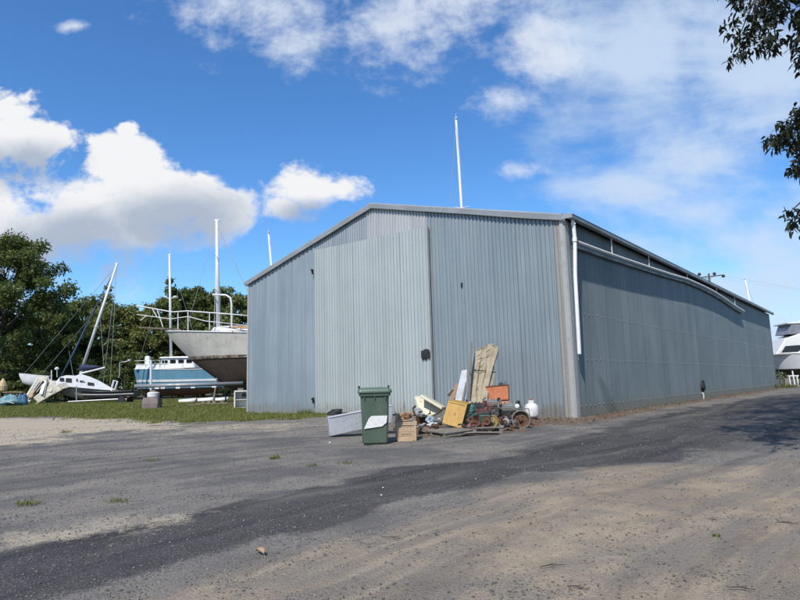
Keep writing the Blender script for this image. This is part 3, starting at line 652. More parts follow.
# long pale metal box, one end propped up behind the bin
m_alu = pm('box_pale_grey', (.50,.51,.53), (.40,.41,.43), 3, .4, .3, .08, 25, spots=(.25,.23,.20), spot_lo=.61)
t = Thing('metal_box', 'long pale grey metal box tilted behind the green bin', 'metal box', gp(330,437))
q = [at(330,436.6,13.45), at(392,422.5,13.75), at(393.5,404.5,13.75), at(328,416.8,13.45)]
t.part('box_shell', MB().slab(q, -.42), m_alu, world=True, bevel=.012)
q2 = [q[3]+Vector((.02,-.012,-.03)), q[2]+Vector((-.02,-.012,-.03)), q[2]+Vector((-.02,-.012,-.012)), q[3]+Vector((.02,-.012,-.012))]
t.part('folded_edge', MB().slab(q2, -.012), m_alu, world=True)
t.part('prop_block', MB().box(gp(386,437)+Vector((.02,2.05,.10)), (.22,.25,.2)), pm('old_timber', (.16,.135,.11), (.24,.21,.17), 4, .85, 0, .4, 30, stretch=(.2,1,1)), world=True)
p = at(335,414.5,13.75)
t = Thing('rubber_hose', 'flat coil of black rubber hose on the left end of the pale metal box', 'hose', p)
mb = MB()
for k in range(4): mb.ring((.02*k-.02,.02*(k % 2),.015+.026*k), (0.08*sin(k*2),.06*cos(k),1), .15-.012*k, .02, 26, 7)
t.part('hose_coil', mb, m_black, smooth=True)
t.part('hose_end', MB().tube([(.14,-.02,.03), (.27,-.06,.025), (.36,.0,.015)], .019, 8), m_black)
# slatted crate with a broken tray on top
m_crate = pm('crate_wood', (.50,.36,.235), (.40,.28,.18), 5, .7, 0, .25, 40, stretch=(.25,1,1), spots=(.25,.16,.10), spot_lo=.7)
p = gp(406.2,441.2); p += Vector((0,.16,0))
t = Thing('wooden_crate', 'small tan wooden crate with faded dark print, standing right of the green bin', 'crate', p, .06)
cw, cd, ch = .40, .32, .385
for k in range(4):
    z = .035+k*.083
    t.part('slat', MB().box((0,-cd/2,z+.02), (cw,.014,.078)), m_crate, bevel=.003); t.part('slat', MB().box((0,cd/2,z+.02), (cw,.014,.078)), m_crate)
for s in (-1, 1):
    t.part('side_panel', MB().box((s*(cw/2-.012),0,.175), (.018,cd-.02,.33)), m_crate)
    t.part('corner_batten', MB().box((s*(cw/2-.03),-cd/2-.014,.175), (.045,.013,.34)), m_crate)
t.part('lid_board', MB().box((0,-.01,ch-.022), (cw+.03,cd+.04,.02)), m_crate, bevel=.004)
t.part('lid_lip', MB().box((0,-cd/2-.02,ch-.055), (cw+.02,.014,.04)), m_crate, bevel=.003)
t.part('foot', MB().box((-.02,-cd/2-.01,.012), (.30,.04,.024)), m_crate)
t.part('base_board', MB().box((0,0,.03), (cw-.05,cd-.04,.014)), m_crate)
ink = pm('crate_ink', (.16,.11,.08), (.3,.21,.14), 30, .8)
rg = random.Random(5); mb = MB()
for row, (z, h, n, w) in enumerate([(.135,.038,9,.022), (.225,.02,7,.014)]):
    for k in range(n):
        x = -.11+k*(.22/n)+(.05 if row else 0)*(k % 2)*.2; mb.box((x+.01,-cd/2-.0085,z), (w*rg.uniform(.5,.9),.003,h*rg.uniform(.6,1)))
t.part('faded_print', mb, ink)
p = p + Vector((-.02,-.02,ch-.008))
t = Thing('broken_tray', 'broken pale wooden tray with brown scraps on top of the tan crate', 'tray', p, .12)
R = rotm(.1,-.12,0)
t.part('tray_board', MB().box((-.02,.02,.035), (.32,.26,.016), R), m_crate); t.part('tray_side', MB().box((-.16,.02,.10), (.016,.25,.14), R), m_crate)
t.part('tray_side', MB().box((.02,.14,.105), (.34,.016,.13), R), m_crate); t.part('brown_scrap', MB().lump((.03,-.04,.10), (.09,.07,.055), seed=3, rough=.35), pm('brown_scrap', (.14,.075,.04), (.22,.13,.07), 8, .9, 0, .5))
t.part('brown_scrap', MB().lump((.11,.03,.09), (.06,.07,.05), seed=9, rough=.35), MATS['brown_scrap'])
# pallets
m_pal = MATS['old_timber']; m_pal2 = pm('grey_timber', (.20,.185,.165), (.13,.12,.105), 4, .85, 0, .4, 30, stretch=(.2,1,1))
def pallet(a, b, depth, h, label, mat, tilt=0):
    a, b = Vector(a), Vector(b); dx = (b-a); L = dx.length; rz = atan2(dx.y, dx.x); t = Thing('pallet', label, 'pallet', a, rz)
    for k in range(6): t.part('deck_board', MB().box((L/2,.06+k*(depth-.12)/5,h-.011+tilt*0), (L,.1,.02)), mat)
    for k in range(3): t.part('bearer', MB().box((.06+k*(L-.12)/2,depth/2,h/2-.012), (.07,depth-.03,h-.045)), mat)
    for k in range(3): t.part('bottom_board', MB().box((L/2,.06+k*(depth-.12)/2,.012), (L-.02,.1,.018)), mat)
    return t
pallet(gp(446,435), gp(504,433.5), .8, .14, 'grey timber pallet under the yellow box and the engine parts', m_pal2)
tL = pallet(gp(417,434), gp(445,438), .7, .10, 'brown timber pallet with tilted boards under the cream tub', m_pal); tL.o.rotation_euler.x = .06
m_dark_ = pm('dark_dirt', (.06,.05,.04), (.12,.1,.08), 9, .9)
# cream tub lying on its side on rusty scrap
m_cream = pm('cream_plastic', (.62,.58,.43), (.52,.47,.34), 4, .5, 0, .1, 20, spots=(.20,.165,.12), spot_lo=.60)
t = Thing('cream_tub', 'cracked cream plastic tub lying tilted left of the yellow box', 'tub', at(430,420,14.2))
front = [at(418,416.8,13.85), at(431,417.3,13.75), at(441,412.8,13.85), at(445.3,408,13.95), at(425.5,396.2,14.1), at(414,397.2,14.1)]
mid_ = [at(421,414.5,13.95), at(431,415,13.85), at(439,411.3,13.95), at(441.5,408.3,14.0), at(425,398.6,14.15), at(416,399,14.15)]
bk = [p+Vector((.03,.40,.02)) for p in front]
mb = MB(); loft(mb, [[p+Vector((0,-.16,.0)) for p in mid_], front, bk], True, True)
t.part('tub_shell', mb, m_cream, world=True, bevel=.02)
t.part('rolled_rim', MB().slab([front[4]+Vector((-.01,-.03,.035)), front[3]+Vector((.02,-.03,.02)), front[3]+Vector((0,-.03,-.035)), front[4]+Vector((-.02,-.03,-.03))], -.42), m_cream, world=True, bevel=.015)
t.part('crack', MB().tube([at(420,404,13.98), at(424,407,13.98), at(423.5,411,13.95), at(428,413.5,13.9)], .008, 5), m_dark_, world=True)
t.part('torn_foil', MB().lump(at(419,411.5,13.72), (.075,.05,.055), seed=2, rough=.5, n=12, m=9).lump(at(421.5,414.5,13.7), (.06,.04,.04), seed=12, rough=.5), pm('torn_foil', (.36,.36,.37), (.16,.17,.20), 9, .5, .2, .5, 15), world=True)
# yellow box
m_yel = pm('yellow_paint', (.43,.245,.03), (.33,.175,.025), 2.5, .5, 0, .12, 20, spots=(.17,.085,.03), spot_lo=.60)
m_dark = pm('dark_inside', (.035,.028,.022), (.06,.045,.03), 5, .9)
t = Thing('yellow_box', 'dented yellow metal box leaning on the pallet in front of the junk heap', 'box', at(455,430,13.5))
q = [at(442,423.6,13.45), at(461,429,13.4), at(467.2,404.4,13.62), at(448.6,400.6,13.66)]
q_b = [p+Vector((.13,.30,.02)) for p in q]
t.part('box_front', MB().slab(q, -.012), m_yel, world=True, bevel=.004)
t.part('box_top', MB().slab([q[3], q[2], q_b[2], q_b[3]], -.012), m_yel, world=True, bevel=.004)
t.part('box_side', MB().slab([q[0], q[3], q_b[3], q_b[0]], -.012), m_yel, world=True)
t.part('box_side', MB().slab([q[1], q_b[1], q_b[2], q[2]], -.012), pm('yellow_shadow_side', (.16,.10,.03), (.10,.06,.03), 5, .8), world=True, label='side of the box coloured dark as its shaded face')  # shade of the side away from the sun is put into its colour
t.part('box_base', MB().slab([q[0], q_b[0], q_b[1], q[1]], -.012), m_dark, world=True)
t.part('door_seam', MB().tube([q[3]+(q[2]-q[3])*.06+(q[0]-q[3])*.07+Vector((0,-.004,0)), q[2]+(q[3]-q[2])*.08+(q[1]-q[2])*.07+Vector((0,-.004,0))], .006, 6).tube([q[0]+(q[1]-q[0])*.5+(q[3]-q[0])*.45+Vector((0,-.004,0)), q[0]+(q[1]-q[0])*.5+(q[3]-q[0])*.58+Vector((0,-.004,0))], .006, 6), m_rust, world=True)
# boards and post leaning
t = Thing('brown_board', 'broad brown board leaning behind the yellow box', 'board', at(446,420,16.2))
t.part('board', MB().slab([at(443,418,15.6), at(459,418,15.6), at(463,383,17.0), at(455.5,383.5,17.0)], -.03), pm('brown_board', (.30,.20,.112), (.22,.145,.10), 3, .8, 0, .3, 25, stretch=(1,1,.2)), world=True, bevel=.004)
t.part('board_batten', MB().slab([at(447.5,395,15.95), at(452,389.8,16.2), at(453.5,390.5,16.2), at(449,396.5,15.95)], -.03), m_rust, world=True)
t = Thing('weathered_board', 'pale weathered board with flaking white paint leaning left of the grey post', 'board', at(458,415,16.0))
m_flake = pm('flaking_white', (.50,.50,.52), (.36,.36,.38), 3, .8, 0, .4, 30, stretch=(1,1,.15), spots=(.15,.13,.12), spot_lo=.60)
t.part('board', MB().slab([at(451,418,15.3), at(464.5,418,15.3), at(467,369.5,17.4), at(461.6,370.5,17.4)], -.035), m_flake, world=True, bevel=.004)
t.part('split_strip', MB().slab([at(461,402,15.7), at(463,402,15.7), at(466.5,382,16.7), at(465.5,382,16.7)], -.02), m_pal2, world=True)
t = Thing('leaning_post', 'thin dark grey timber post with a sharp top leaning beside the tan bundle', 'post', at(467,418,16.1))
t.part('post_shaft', MB().hexa([at(465.5,418,15.8), at(469.5,418,15.8), at(469.5,418,15.9), at(465.5,418,15.9), at(471.2,342,17.9), at(472.6,342,17.9), at(472.6,342,18.0), at(471.2,342,18.0)]), pm('post_grey', (.15,.14,.112), (.09,.085,.08), 4, .85, 0, .4, 30, stretch=(1,1,.15)), world=True, bevel=.004)
t.part('post_nail', MB().tube([at(469.5,372,16.95), at(470.2,372,16.8)], .01, 6), m_rust, world=True)
# bundle of tan carpet rolls, tied twice
m_tan = pm('tan_cloth', (.36,.305,.215), (.25,.205,.14), 2.4, .9, 0, .55, 14, stretch=(1,1,.5), spots=(.20,.155,.10), spot_lo=.66)
t = Thing('carpet_bundle', 'tall bundle of tan carpet rolls tied with cord leaning on the shed', 'carpet bundle', at(482,418,16.6))
rg = random.Random(11)
rolls = [((472,409),(478.5,349.5),.108), ((478,410),(485.5,347.5),.112), ((484.5,407),(491.5,345),.12), ((483,404),(495.5,347.5),.085), ((475,408),(482,353),.12)]
Yb, Yt = 16.1, 18.35
for k, ((x0, y0), (x1, y1), r) in enumerate(rolls):
    rows = []; ph = rg.uniform(0, 6)
    for i in range(27):
        s = i/26; Y = Yb+(Yt-Yb)*s + (.10 if k == 4 else 0) - (.12 if k in (3,) else 0)
        c = at(x0+(x1-x0)*s+1.0*sin(5*s+ph), y0+(y1-y0)*s, Y); row = []
        for j in range(19):
            q = 2*pi*j/18; rad = r*(1+.16*sin(3*q+ph+4*s)+.09*sin(2*q-9*s+ph)+.05*sin(7*q+13*s)-.16*max(0, 1-abs(s-.28)/.05)-.14*max(0, 1-abs(s-.63)/.05))*(1-.25*max(0, (s-.93)/.07))
            row.append(c+Vector((cos(q)*rad, sin(q)*rad*.8, .04*sin(q*2+ph)*s)))
        rows.append(row)
    t.part('carpet_roll', MB().grid(rows), m_tan, smooth=True, world=True)
    ccap = at(x1, y1+.6, Yt)
    t.part('roll_end', MB().lump(ccap, (r*.7,r*.6,.05), seed=k, rough=.4), m_tan, world=True)
for s_, y, xl, xr in ((.63,370.5,474.5,495.5), (.28,397,468.5,489)):
    Y = Yb+(Yt-Yb)*s_; t.part('cord', MB().tube([at(xl,y-1,Y+.05), at(xl+1,y-.3,Y-.16), at((xl+xr)/2,y+.5,Y-.22), at(xr-2,y+1.6,Y-.2), at(xr,y+1.5,Y+.05)], .014, 6), m_dark, world=True)
t.part('torn_flap', MB().grid([[at(476+2.2*a-1.6*b,375+24*b+2*a,17.35-.9*b-.06*sin(3*a)) for a in (0,.5,1)] for b in (0,.33,.66,1)]), pm('pale_flap', (.62,.58,.50), (.5,.45,.37), 3, .9, 0, .3), world=True, solid=.008)
rg = random.Random(4)
for (x, y, dx, dy) in ((476,357,6,-5), (477,364,7,-6), (484,359,6,-7), (476,371,5,-4), (486,352,4,-3), (478,386,-3,9), (484,380,-4,12)):
    Y = Yb+(Yt-Yb)*max(0, min(1, (409-y)/62))-.16
    t.part('fold', MB().tube([at(x,y,Y), at(x+dx*.5,y+dy*.35,Y-.015), at(x+dx,y+dy,Y+.05)], [.006,.015,.005], 6), pm('fold_brown', (.13,.10,.065), (.2,.16,.11), 6, .9), world=True)
# rusty orange steel box with its lid up
m_or = pm('rust_orange', (.40,.125,.045), (.30,.085,.035), 3.5, .75, 0, .25, 30, spots=(.10,.042,.026), spot_lo=.56)
m_or2 = pm('faded_orange', (.52,.25,.13), (.45,.19,.09), 3, .75, 0, .25, 30, spots=(.52,.45,.33), spot_lo=.62)
t = Thing('rusty_box', 'rusty orange steel box with its lid standing open behind the engine parts', 'steel box', at(498,414,16.3))
q = [at(488.6,400.2,16.3), at(509,399.6,16.3), at(508.6,384.8,16.5), at(485.8,387,16.5)]
t.part('lid', MB().slab(q, -.03), m_or, world=True, bevel=.006)
t.part('lid_edge', MB().tube([q[3], q[2]], .022, 8).tube([q[2], q[1]], .018, 8), m_rust, world=True)
q = [at(491,414,15.85), at(511,413,15.85), at(509.5,401,15.95), at(488,401.5,15.95)]
t.part('box_front', MB().slab(q, -.03), m_or2, world=True, bevel=.006); qb = [p+Vector((.06,.42,0)) for p in q]
t.part('box_side', MB().slab([q[0], q[3], qb[3], qb[0]], -.03), m_or, world=True); t.part('box_side', MB().slab([q[1], qb[1], qb[2], q[2]], -.03), m_or, world=True)
t.part('box_back', MB().slab([qb[0], qb[3], qb[2], qb[1]], -.03), m_or, world=True); t.part('box_base', MB().slab([q[0]+Vector((0,.01,.01)), qb[0]+Vector((0,0,.01)), qb[1]+Vector((0,0,.01)), q[1]+Vector((0,.01,.01))], .02), m_rust, world=True)
# gas bottle
m_gas = pm('gas_white', (.66,.66,.66), (.56,.56,.56), 3, .4, 0, .05, 20, spots=(.30,.17,.09), spot_lo=.60)
p = gp(534,420.5) + Vector((0,.25,0))
t = Thing('gas_bottle', 'white gas bottle with an orange brown valve at the right end of the junk', 'gas bottle', p)
S = 1.22
t.part('tank', MB().lathe([(.10*S,.05*S),(.15*S,.075*S),(.165*S,.12*S),(.165*S,.27*S),(.152*S,.33*S),(.11*S,.375*S),(.04*S,.395*S)], (0,0,0), n=28), m_gas, smooth=True)
t.part('foot_ring', MB().lathe([(.12*S,0),(.122*S,.06*S),(.12*S,.07*S)], (0,0,0), n=24), m_rust)
t.part('collar', MB().lathe([(.075*S,.375*S),(.078*S,.46*S),(.07*S,.46*S),(.068*S,.38*S)], (0,0,0), n=20), m_gas)
v = t.part('valve', MB().lathe([(.022,.38*S),(.026,.45*S),(.02,.47*S)], (0,0,0), n=10).box((-.05,-.02,.44*S), (.09,.03,.03)), m_or)
t.part('valve_wheel', MB().lathe([(.03,.47*S),(.035,.485*S),(.03,.495*S)], (-.01,0,0), n=12), m_or, v)
# round rusty drum facing the yard
m_rimg = pm('rim_grey', (.20,.20,.19), (.13,.13,.12), 5, .6, .3, .3)
p = at(521,428.3,14.62)
t = Thing('brake_drum', 'round rusty drum with a grey rim standing on edge at the right of the junk', 'drum', p)
c = at(521,419.6,14.62)-p; ax = Vector((-.12,-1,.12)).normalized()
t.part('drum_shell', MB().lathe([(.17,-.16),(.215,-.14),(.215,.0),(.19,.02),(.185,.0),(.15,-.05),(.06,-.055),(.055,-.02),(.02,-.02)], c, ax, 32), m_rust, smooth=False)
t.part('grey_rim', MB().ring(c+ax*.012, ax, .208, .02, 36, 8), m_rimg, smooth=True)
t.part('hub', MB().lathe([(.055,-.03),(.05,.02),(.03,.035)], c, ax, 16), m_rust)
for k in range(5): a = 2*pi*k/5; x, y, _ = basis(ax); t.part('bolt', MB().lathe([(.012,-.04),(.012,-.01)], c+(x*cos(a)+y*sin(a))*.10, ax, 6), m_rimg)
t.part('drum_bracket', MB().tube([c+Vector((-.2,.05,.19)), c+Vector((-.2,.0,.26)), c+Vector((.2,.0,.255)), c+Vector((.215,.0,-.05))], .014, 6), m_rimg)
# engines and loose machine parts
m_red = pm('red_paint_old', (.19,.05,.036), (.13,.045,.033), 5, .65, 0, .3, 30, spots=(.10,.06,.05), spot_lo=.58)
m_grn = pm('green_paint_old', (.05,.12,.09), (.035,.07,.06), 5, .6, 0, .3, 30, spots=(.09,.06,.045), spot_lo=.6)
m_oil = pm('oily_iron', (.045,.042,.04), (.085,.075,.065), 6, .5, .4, .35, 30, spots=(.13,.07,.04), spot_lo=.6)
m_grey = pm('cast_grey', (.22,.225,.23), (.13,.13,.112), 6, .55, .35, .3, 30, spots=(.12,.08,.05), spot_lo=.62)
m_yel2 = pm('yellow_dirty', (.30,.20,.05), (.20,.135,.05), 6, .6, 0, .3, 30, spots=(.09,.06,.04), spot_lo=.58)
m_teal = pm('teal_plastic', (.06,.22,.20), (.05,.15,.14), 5, .5)
def engine(px, py, Y, s, mats, label, seed, name='old_engine', cat='engine', parts=8):
    rg = random.Random(seed); p = at(px, py, Y); t = Thing(name, label, cat, p, rg.uniform(-.6, .6))
    blk = t.part('engine_block', MB().box((0,0,.19*s), (.40*s,.30*s,.34*s)).box((0,.0,.03*s), (.46*s,.24*s,.06*s)), mats[0], bevel=.02*s)
    t.part('sump', loft(MB(), [sec(.22*s,.2*s,.03*s,.0), sec(.36*s,.27*s,.04*s,.07*s)]), mats[1])
    t.part('cylinder_head', MB().box((-.02*s,0,.41*s), (.36*s,.24*s,.10*s)).box((-.02*s,0,.475*s), (.30*s,.14*s,.05*s)), mats[1], bevel=.012*s)
    for k in range(6): t.part('cooling_fin', MB().box((0,-.155*s,(.12+.04*k)*s), (.36*s,.03*s,.012*s)), mats[0])
    f = t.part('flywheel', MB().lathe([(.04,-.02),(.15*s,-.025*s),(.165*s,-.02*s),(.165*s,.03*s),(.14*s,.03*s),(.12*s,.01*s),(.05*s,.012*s),(.04*s,.05*s)], (.09*s,-.20*s,.18*s), (0.1,-1,.05), 24), mats[2])
    t.part('pulley_bolt', MB().lathe([(.018*s,.03*s),(.016*s,.07*s)], (.09*s,-.20*s,.18*s), (0.1,-1,.05), 6), mats[1], f)
    t.part('exhaust_pipe', MB().tube([(-.22*s,-.06*s,.36*s), (-.28*s,-.1*s,.40*s), (-.29*s,-.08*s,.50*s), (-.24*s,.05*s,.56*s)], .028*s, 8), mats[1])
    t.part('carburettor', MB().lathe([(.05*s,0),(.055*s,.05*s),(.03*s,.06*s),(.045*s,.10*s)], (.17*s,-.05*s,.45*s), (.2,-.3,1), 14), mats[2])
    t.part('fuel_hose', MB().tube([(.2*s,-.1*s,.5*s), (.27*s,-.17*s,.38*s), (.22*s,-.22*s,.25*s), (.12*s,-.2*s,.33*s)], .012*s, 6), m_black)
    for k in range(4): t.part('bolt', MB().lathe([(.016*s,0),(.016*s,.03*s)], ((-.14+.09*k)*s,-.06*s,.495*s), (0,0,1), 6), mats[1])
    return t
engine(512,424.5,15.0,1.05,(m_oil,m_grey,m_oil),'black oily engine block between the spoked wheel and the rusty drum',3)
engine(478,424,14.6,1.0,(m_red,m_oil,m_red),'faded red engine right of the yellow box',5)
engine(494,416.5,15.4,.85,(m_red,m_grey,m_oil),'smaller red and grey engine in front of the orange steel box',8)
engine(424,426,14.15,.82,(m_rust,m_oil,m_rust),'brown rusted engine underneath the cream tub',13)
engine(486,425,13.6,.62,(m_grn,m_oil,m_rust),'green engine low on the pallet at its middle',21)
engine(506,418,15.7,.7,(m_grey,m_oil,m_grey),'grey engine in front of the orange box corner, behind the black block',34)
# spoked wheel, pulley housing, hose, pipe, filter, frame
p = at(493,417.5,14.3); t = Thing('spoked_wheel', 'dark spoked iron wheel leaning on the red engine', 'wheel', at(493,424,14.3))
c = at(493,412.8,14.2)-t.loc; ax = Vector((.1,-1,.25)).normalized(); x, y, _ = basis(ax)
rim = t.part('wheel_rim', MB().ring(c, ax, .115, .018, 28, 8), m_oil, smooth=True)
for k in range(6): a = 2*pi*k/6; t.part('spoke', MB().tube([c+(x*cos(a)+y*sin(a))*.02, c+(x*cos(a)+y*sin(a))*.115], .009, 6), m_grey)
t.part('hub', MB().lathe([(.03,-.03),(.03,.03),(.015,.04)], c, ax, 12), m_oil)
t = Thing('pulley_housing', 'round dirty yellow pulley housing at the front of the junk', 'machine part', at(492,428,13.55))
c = at(492.5,421.5,13.55)-t.loc; ax = Vector((-.15,-1,.1)).normalized()
t.part('housing', MB().lathe([(.10,-.1),(.135,-.08),(.14,0),(.12,.02),(.10,.0),(.06,.005),(.05,.035),(.02,.04)], c, ax, 24), m_yel2)
t.part('mounting_lug', MB().box(c+Vector((.13,.03,-.08)), (.08,.04,.10)), m_yel2, bevel=.006); t.part('shaft', MB().lathe([(.02,.03),(.02,.09)], c, ax, 10), m_grey)
t = Thing('garden_hose', 'tangled dark green hose at the right of the yellow box', 'hose', at(476,426,13.6)); mb = MB(); rg = random.Random(9); pts = []
for i in range(46):
    a = i*.55; r = .12+.045*sin(i*.7); pts.append((r*cos(a)*1.25+.05*sin(i*.31), .08*sin(a*1.1)-.02, .15+r*sin(a)*.85+.02*sin(i)))
t.part('hose_loops', mb.tube(pts, .012, 7), m_grn, smooth=True); t.part('hose_fitting', MB().lathe([(.016,0),(.018,.03),(.012,.05)], pts[-1], (1,-.3,.2), 10), m_grey)
t = Thing('oil_filter', 'white round oil filter on the black engine block', 'filter', at(517.5,409,14.85))
t.part('canister', MB().lathe([(.05,-.06),(.06,-.05),(.06,.04),(.045,.065),(.02,.07)], (0,0,.06), (-.3,-1,.2), 18), m_gas, smooth=False); t.part('filter_base', MB().lathe([(.065,-.09),(.065,-.06)], (0,0,.06), (-.3,-1,.2), 18), m_oil)
t = Thing('rusty_fan', 'rusty fan blades lying low at the front left of the red engine', 'fan', at(472,429,13.4)); c = Vector((0,0,.14)); ax = Vector((.2,-1,.3)).normalized(); x, y, _ = basis(ax)
t.part('fan_hub', MB().lathe([(.04,-.02),(.04,.02),(.02,.04)], c, ax, 14), m_rust)
for k in range(5):
    a = 2*pi*k/5; u_, v_ = x*cos(a)+y*sin(a), y*cos(a)-x*sin(a); t.part('blade', MB().add([c+u_*.03-v_*.015, c+u_*.03+v_*.015+ax*.01, c+u_*.13+v_*.05+ax*.035, c+u_*.14-v_*.03-ax*.01], [(0,1,2,3)]), m_red, solid=.005)
t = Thing('teal_jug', 'small teal plastic jug in the gap right of the yellow box', 'jug', at(470.5,413,14.4))
t.part('jug_body', MB().lathe([(.07,0),(.085,.03),(.085,.15),(.05,.20),(.025,.215),(.025,.24)], (0,0,0), n=16), m_teal, smooth=False); t.part('jug_cap', MB().lathe([(.03,.235),(.03,.265)], (0,0,0), n=12), m_gas); t.part('jug_handle', MB().tube([(.08,0,.06), (.115,0,.09), (.10,0,.16), (.045,0,.195)], .011, 6), m_teal)
t = Thing('alternator', 'grey finned alternator lying left of the rusty drum', 'machine part', at(506.5,427,14.0)); ax = Vector((-.4,-1,.2)).normalized(); c = Vector((0,0,.11))
t.part('casing', MB().lathe([(.05,-.1),(.085,-.09),(.095,-.02),(.095,.03),(.08,.06),(.03,.065)], c, ax, 18), m_grey); t.part('alternator_pulley', MB().lathe([(.04,.07),(.035,.085),(.045,.1),(.03,.11)], c, ax, 14), m_rust); t.part('mounting_ear', MB().box(c+Vector((.0,0,.10)), (.05,.04,.06)), m_grey)
t = Thing('steel_rail', 'bent grey steel angle rail lying along the front of the pallet', 'rail', gp(449,436.8)); a, b = Vector((0,0,.05)), gp(500,435.6)-gp(449,436.8)+Vector((0,0,.06))
t.part('flange', MB().tube([a, (a+b)/2+Vector((0,0,.02)), b], .022, 4), m_pal2); t.part('web', MB().box((a+b)/2+Vector((0,.02,-.005)), ((b-a).length*.96,.01,.06), rotm(0,0,atan2(b.y-a.y, b.x-a.x))), m_rust)
t = Thing('loose_plank', 'brown split plank sticking out over the left pallet', 'plank', gp(432,433)); t.part('plank', MB().slab([at(417,426,13.6), at(444,432.5,13.0), at(445,436,13.0), at(418,430,13.6)], -.05), m_pal, world=True, bevel=.004)
t.part('nail', MB().tube([at(423,428,13.5), at(423,426.8,13.45)], .006, 5), m_rust, world=True)
t = Thing('plastic_scrap', 'crumpled pale blue and white plastic scraps below the cream tub', 'plastic scrap', at(431,421,13.7))
t.part('blue_scrap', MB().lump((0,0,.03), (.09,.07,.06), seed=31, rough=.5, n=12, m=9), pm('scrap_blue', (.25,.34,.44), (.45,.5,.56), 8, .5)); t.part('white_scrap', MB().lump((.16,-.03,-.01), (.10,.06,.045), seed=32, rough=.5, n=12, m=9), m_gas)
t.part('white_scrap', MB().lump((-.02,-.03,-.06), (.06,.05,.05), seed=35, rough=.5, n=12, m=9), m_gas)
t = Thing('channel_iron', 'bright flat iron strip resting across the heap behind the left pallet', 'iron strip', at(436,419,13.8)); t.part('strip', MB().slab([at(429,418.5,13.7), at(442.5,419.5,13.6), at(442.5,421,13.6), at(429,420,13.7)], -.05), m_grey, world=True); t.part('bolt', MB().lathe([(.014,0),(.014,.025)], at(433,419,13.68)-Vector((0,.0,0)), (0,-1,.2), 6), m_rust, world=True)
# windscreen of scrap strips along the pale box
t = Thing('paper_scrap', 'small crumpled white paper on the gravel left of the metal box foot', 'paper', gp(330,443.5)); t.part('sheet_fold', MB().lump((0,0,.015), (.022,.018,.012), seed=41, rough=.5), m_gas)
t = Thing('pale_stone', 'single bright pale stone on the dark track straight below the pallets', 'stone', gp(381.5,496)); t.part('stone', MB().lump((0,0,.01), (.009,.008,.006), seed=43, rough=.3), m_gas)
t = Thing('pale_pebble', 'bright pale pebble further back on the track, above the lone stone', 'stone', gp(383,488.5)); t.part('stone', MB().lump((0,0,.01), (.008,.007,.005), seed=44, rough=.3), m_gas)

# small scrap lying in the heap
rg = random.Random(62); glab = 'small rusty scrap iron piece lying loose among the old engines'
for k, (px, py, Y) in enumerate([(473,421,14.2),(481,417,14.9),(488,421,14.1),(499,424,14.0),(503,420,14.8),(510,428,13.9),(515,425,14.6),(484,428,13.5),(478,429,13.4),(466,431,13.2),(500,429,13.6),(425,430,13.6),(434,429,13.5),(440,427,13.6),(418,431,13.4),(528,424,15.0)]):
    t = Thing('scrap_iron', glab, 'scrap iron', at(px, py, Y), rg.uniform(0,6), 'scrap iron in the heap'); mt = (m_rust, m_oil, m_grey, m_red)[k % 4]; L = rg.uniform(.16,.34); e = rg.uniform(-.05,.12)
    t.part('pipe', MB().tube([(-L/2,0,.03), (L*.15,0,.05+e*.5), (L*.4,.05,.04+e), (L*.42,.12,.03+e)], rg.uniform(.014,.03), 8), mt)
    t.part('flange', MB().lathe([(.03,0),(.05,.004),(.05,.018),(.03,.022)], (-L/2,0,.03), (-1,0,0), 12), (m_oil, m_rust)[k % 2]); t.part('clamp', MB().box((L*.15,0,.05+e*.5), (.04,.075,.075), rotm(rg.random(),0,0)), mt, bevel=.006)
rg = random.Random(63)
for k, (px, py, Y, lab, mt) in enumerate([(487,418,14.0,'loose black cable looped over the red engine', m_black), (508,414,14.7,'loose black cable hanging over the black engine block', m_black), (426,414,13.75,'black cable trailing out below the cream tub', m_black), (498,421,13.8,'thin rusty chain hanging in front of the yellow pulley housing', m_rust)]):
    t = Thing('cable', lab, 'cable', at(px, py, Y)); pts = []
    for i in range(18): a = i*.6; pts.append(((i-9)*.022+.05*cos(a), -.03+.03*sin(i*.9), .05*sin(a)-.004*(i-9)**2*.1+.02))
    t.part('cable_loop', MB().tube(pts, .010, 6), mt, smooth=True); t.part('cable_end', MB().lathe([(.014,0),(.016,.03),(.01,.04)], pts[-1], (1,0,-.4), 8), m_grey)
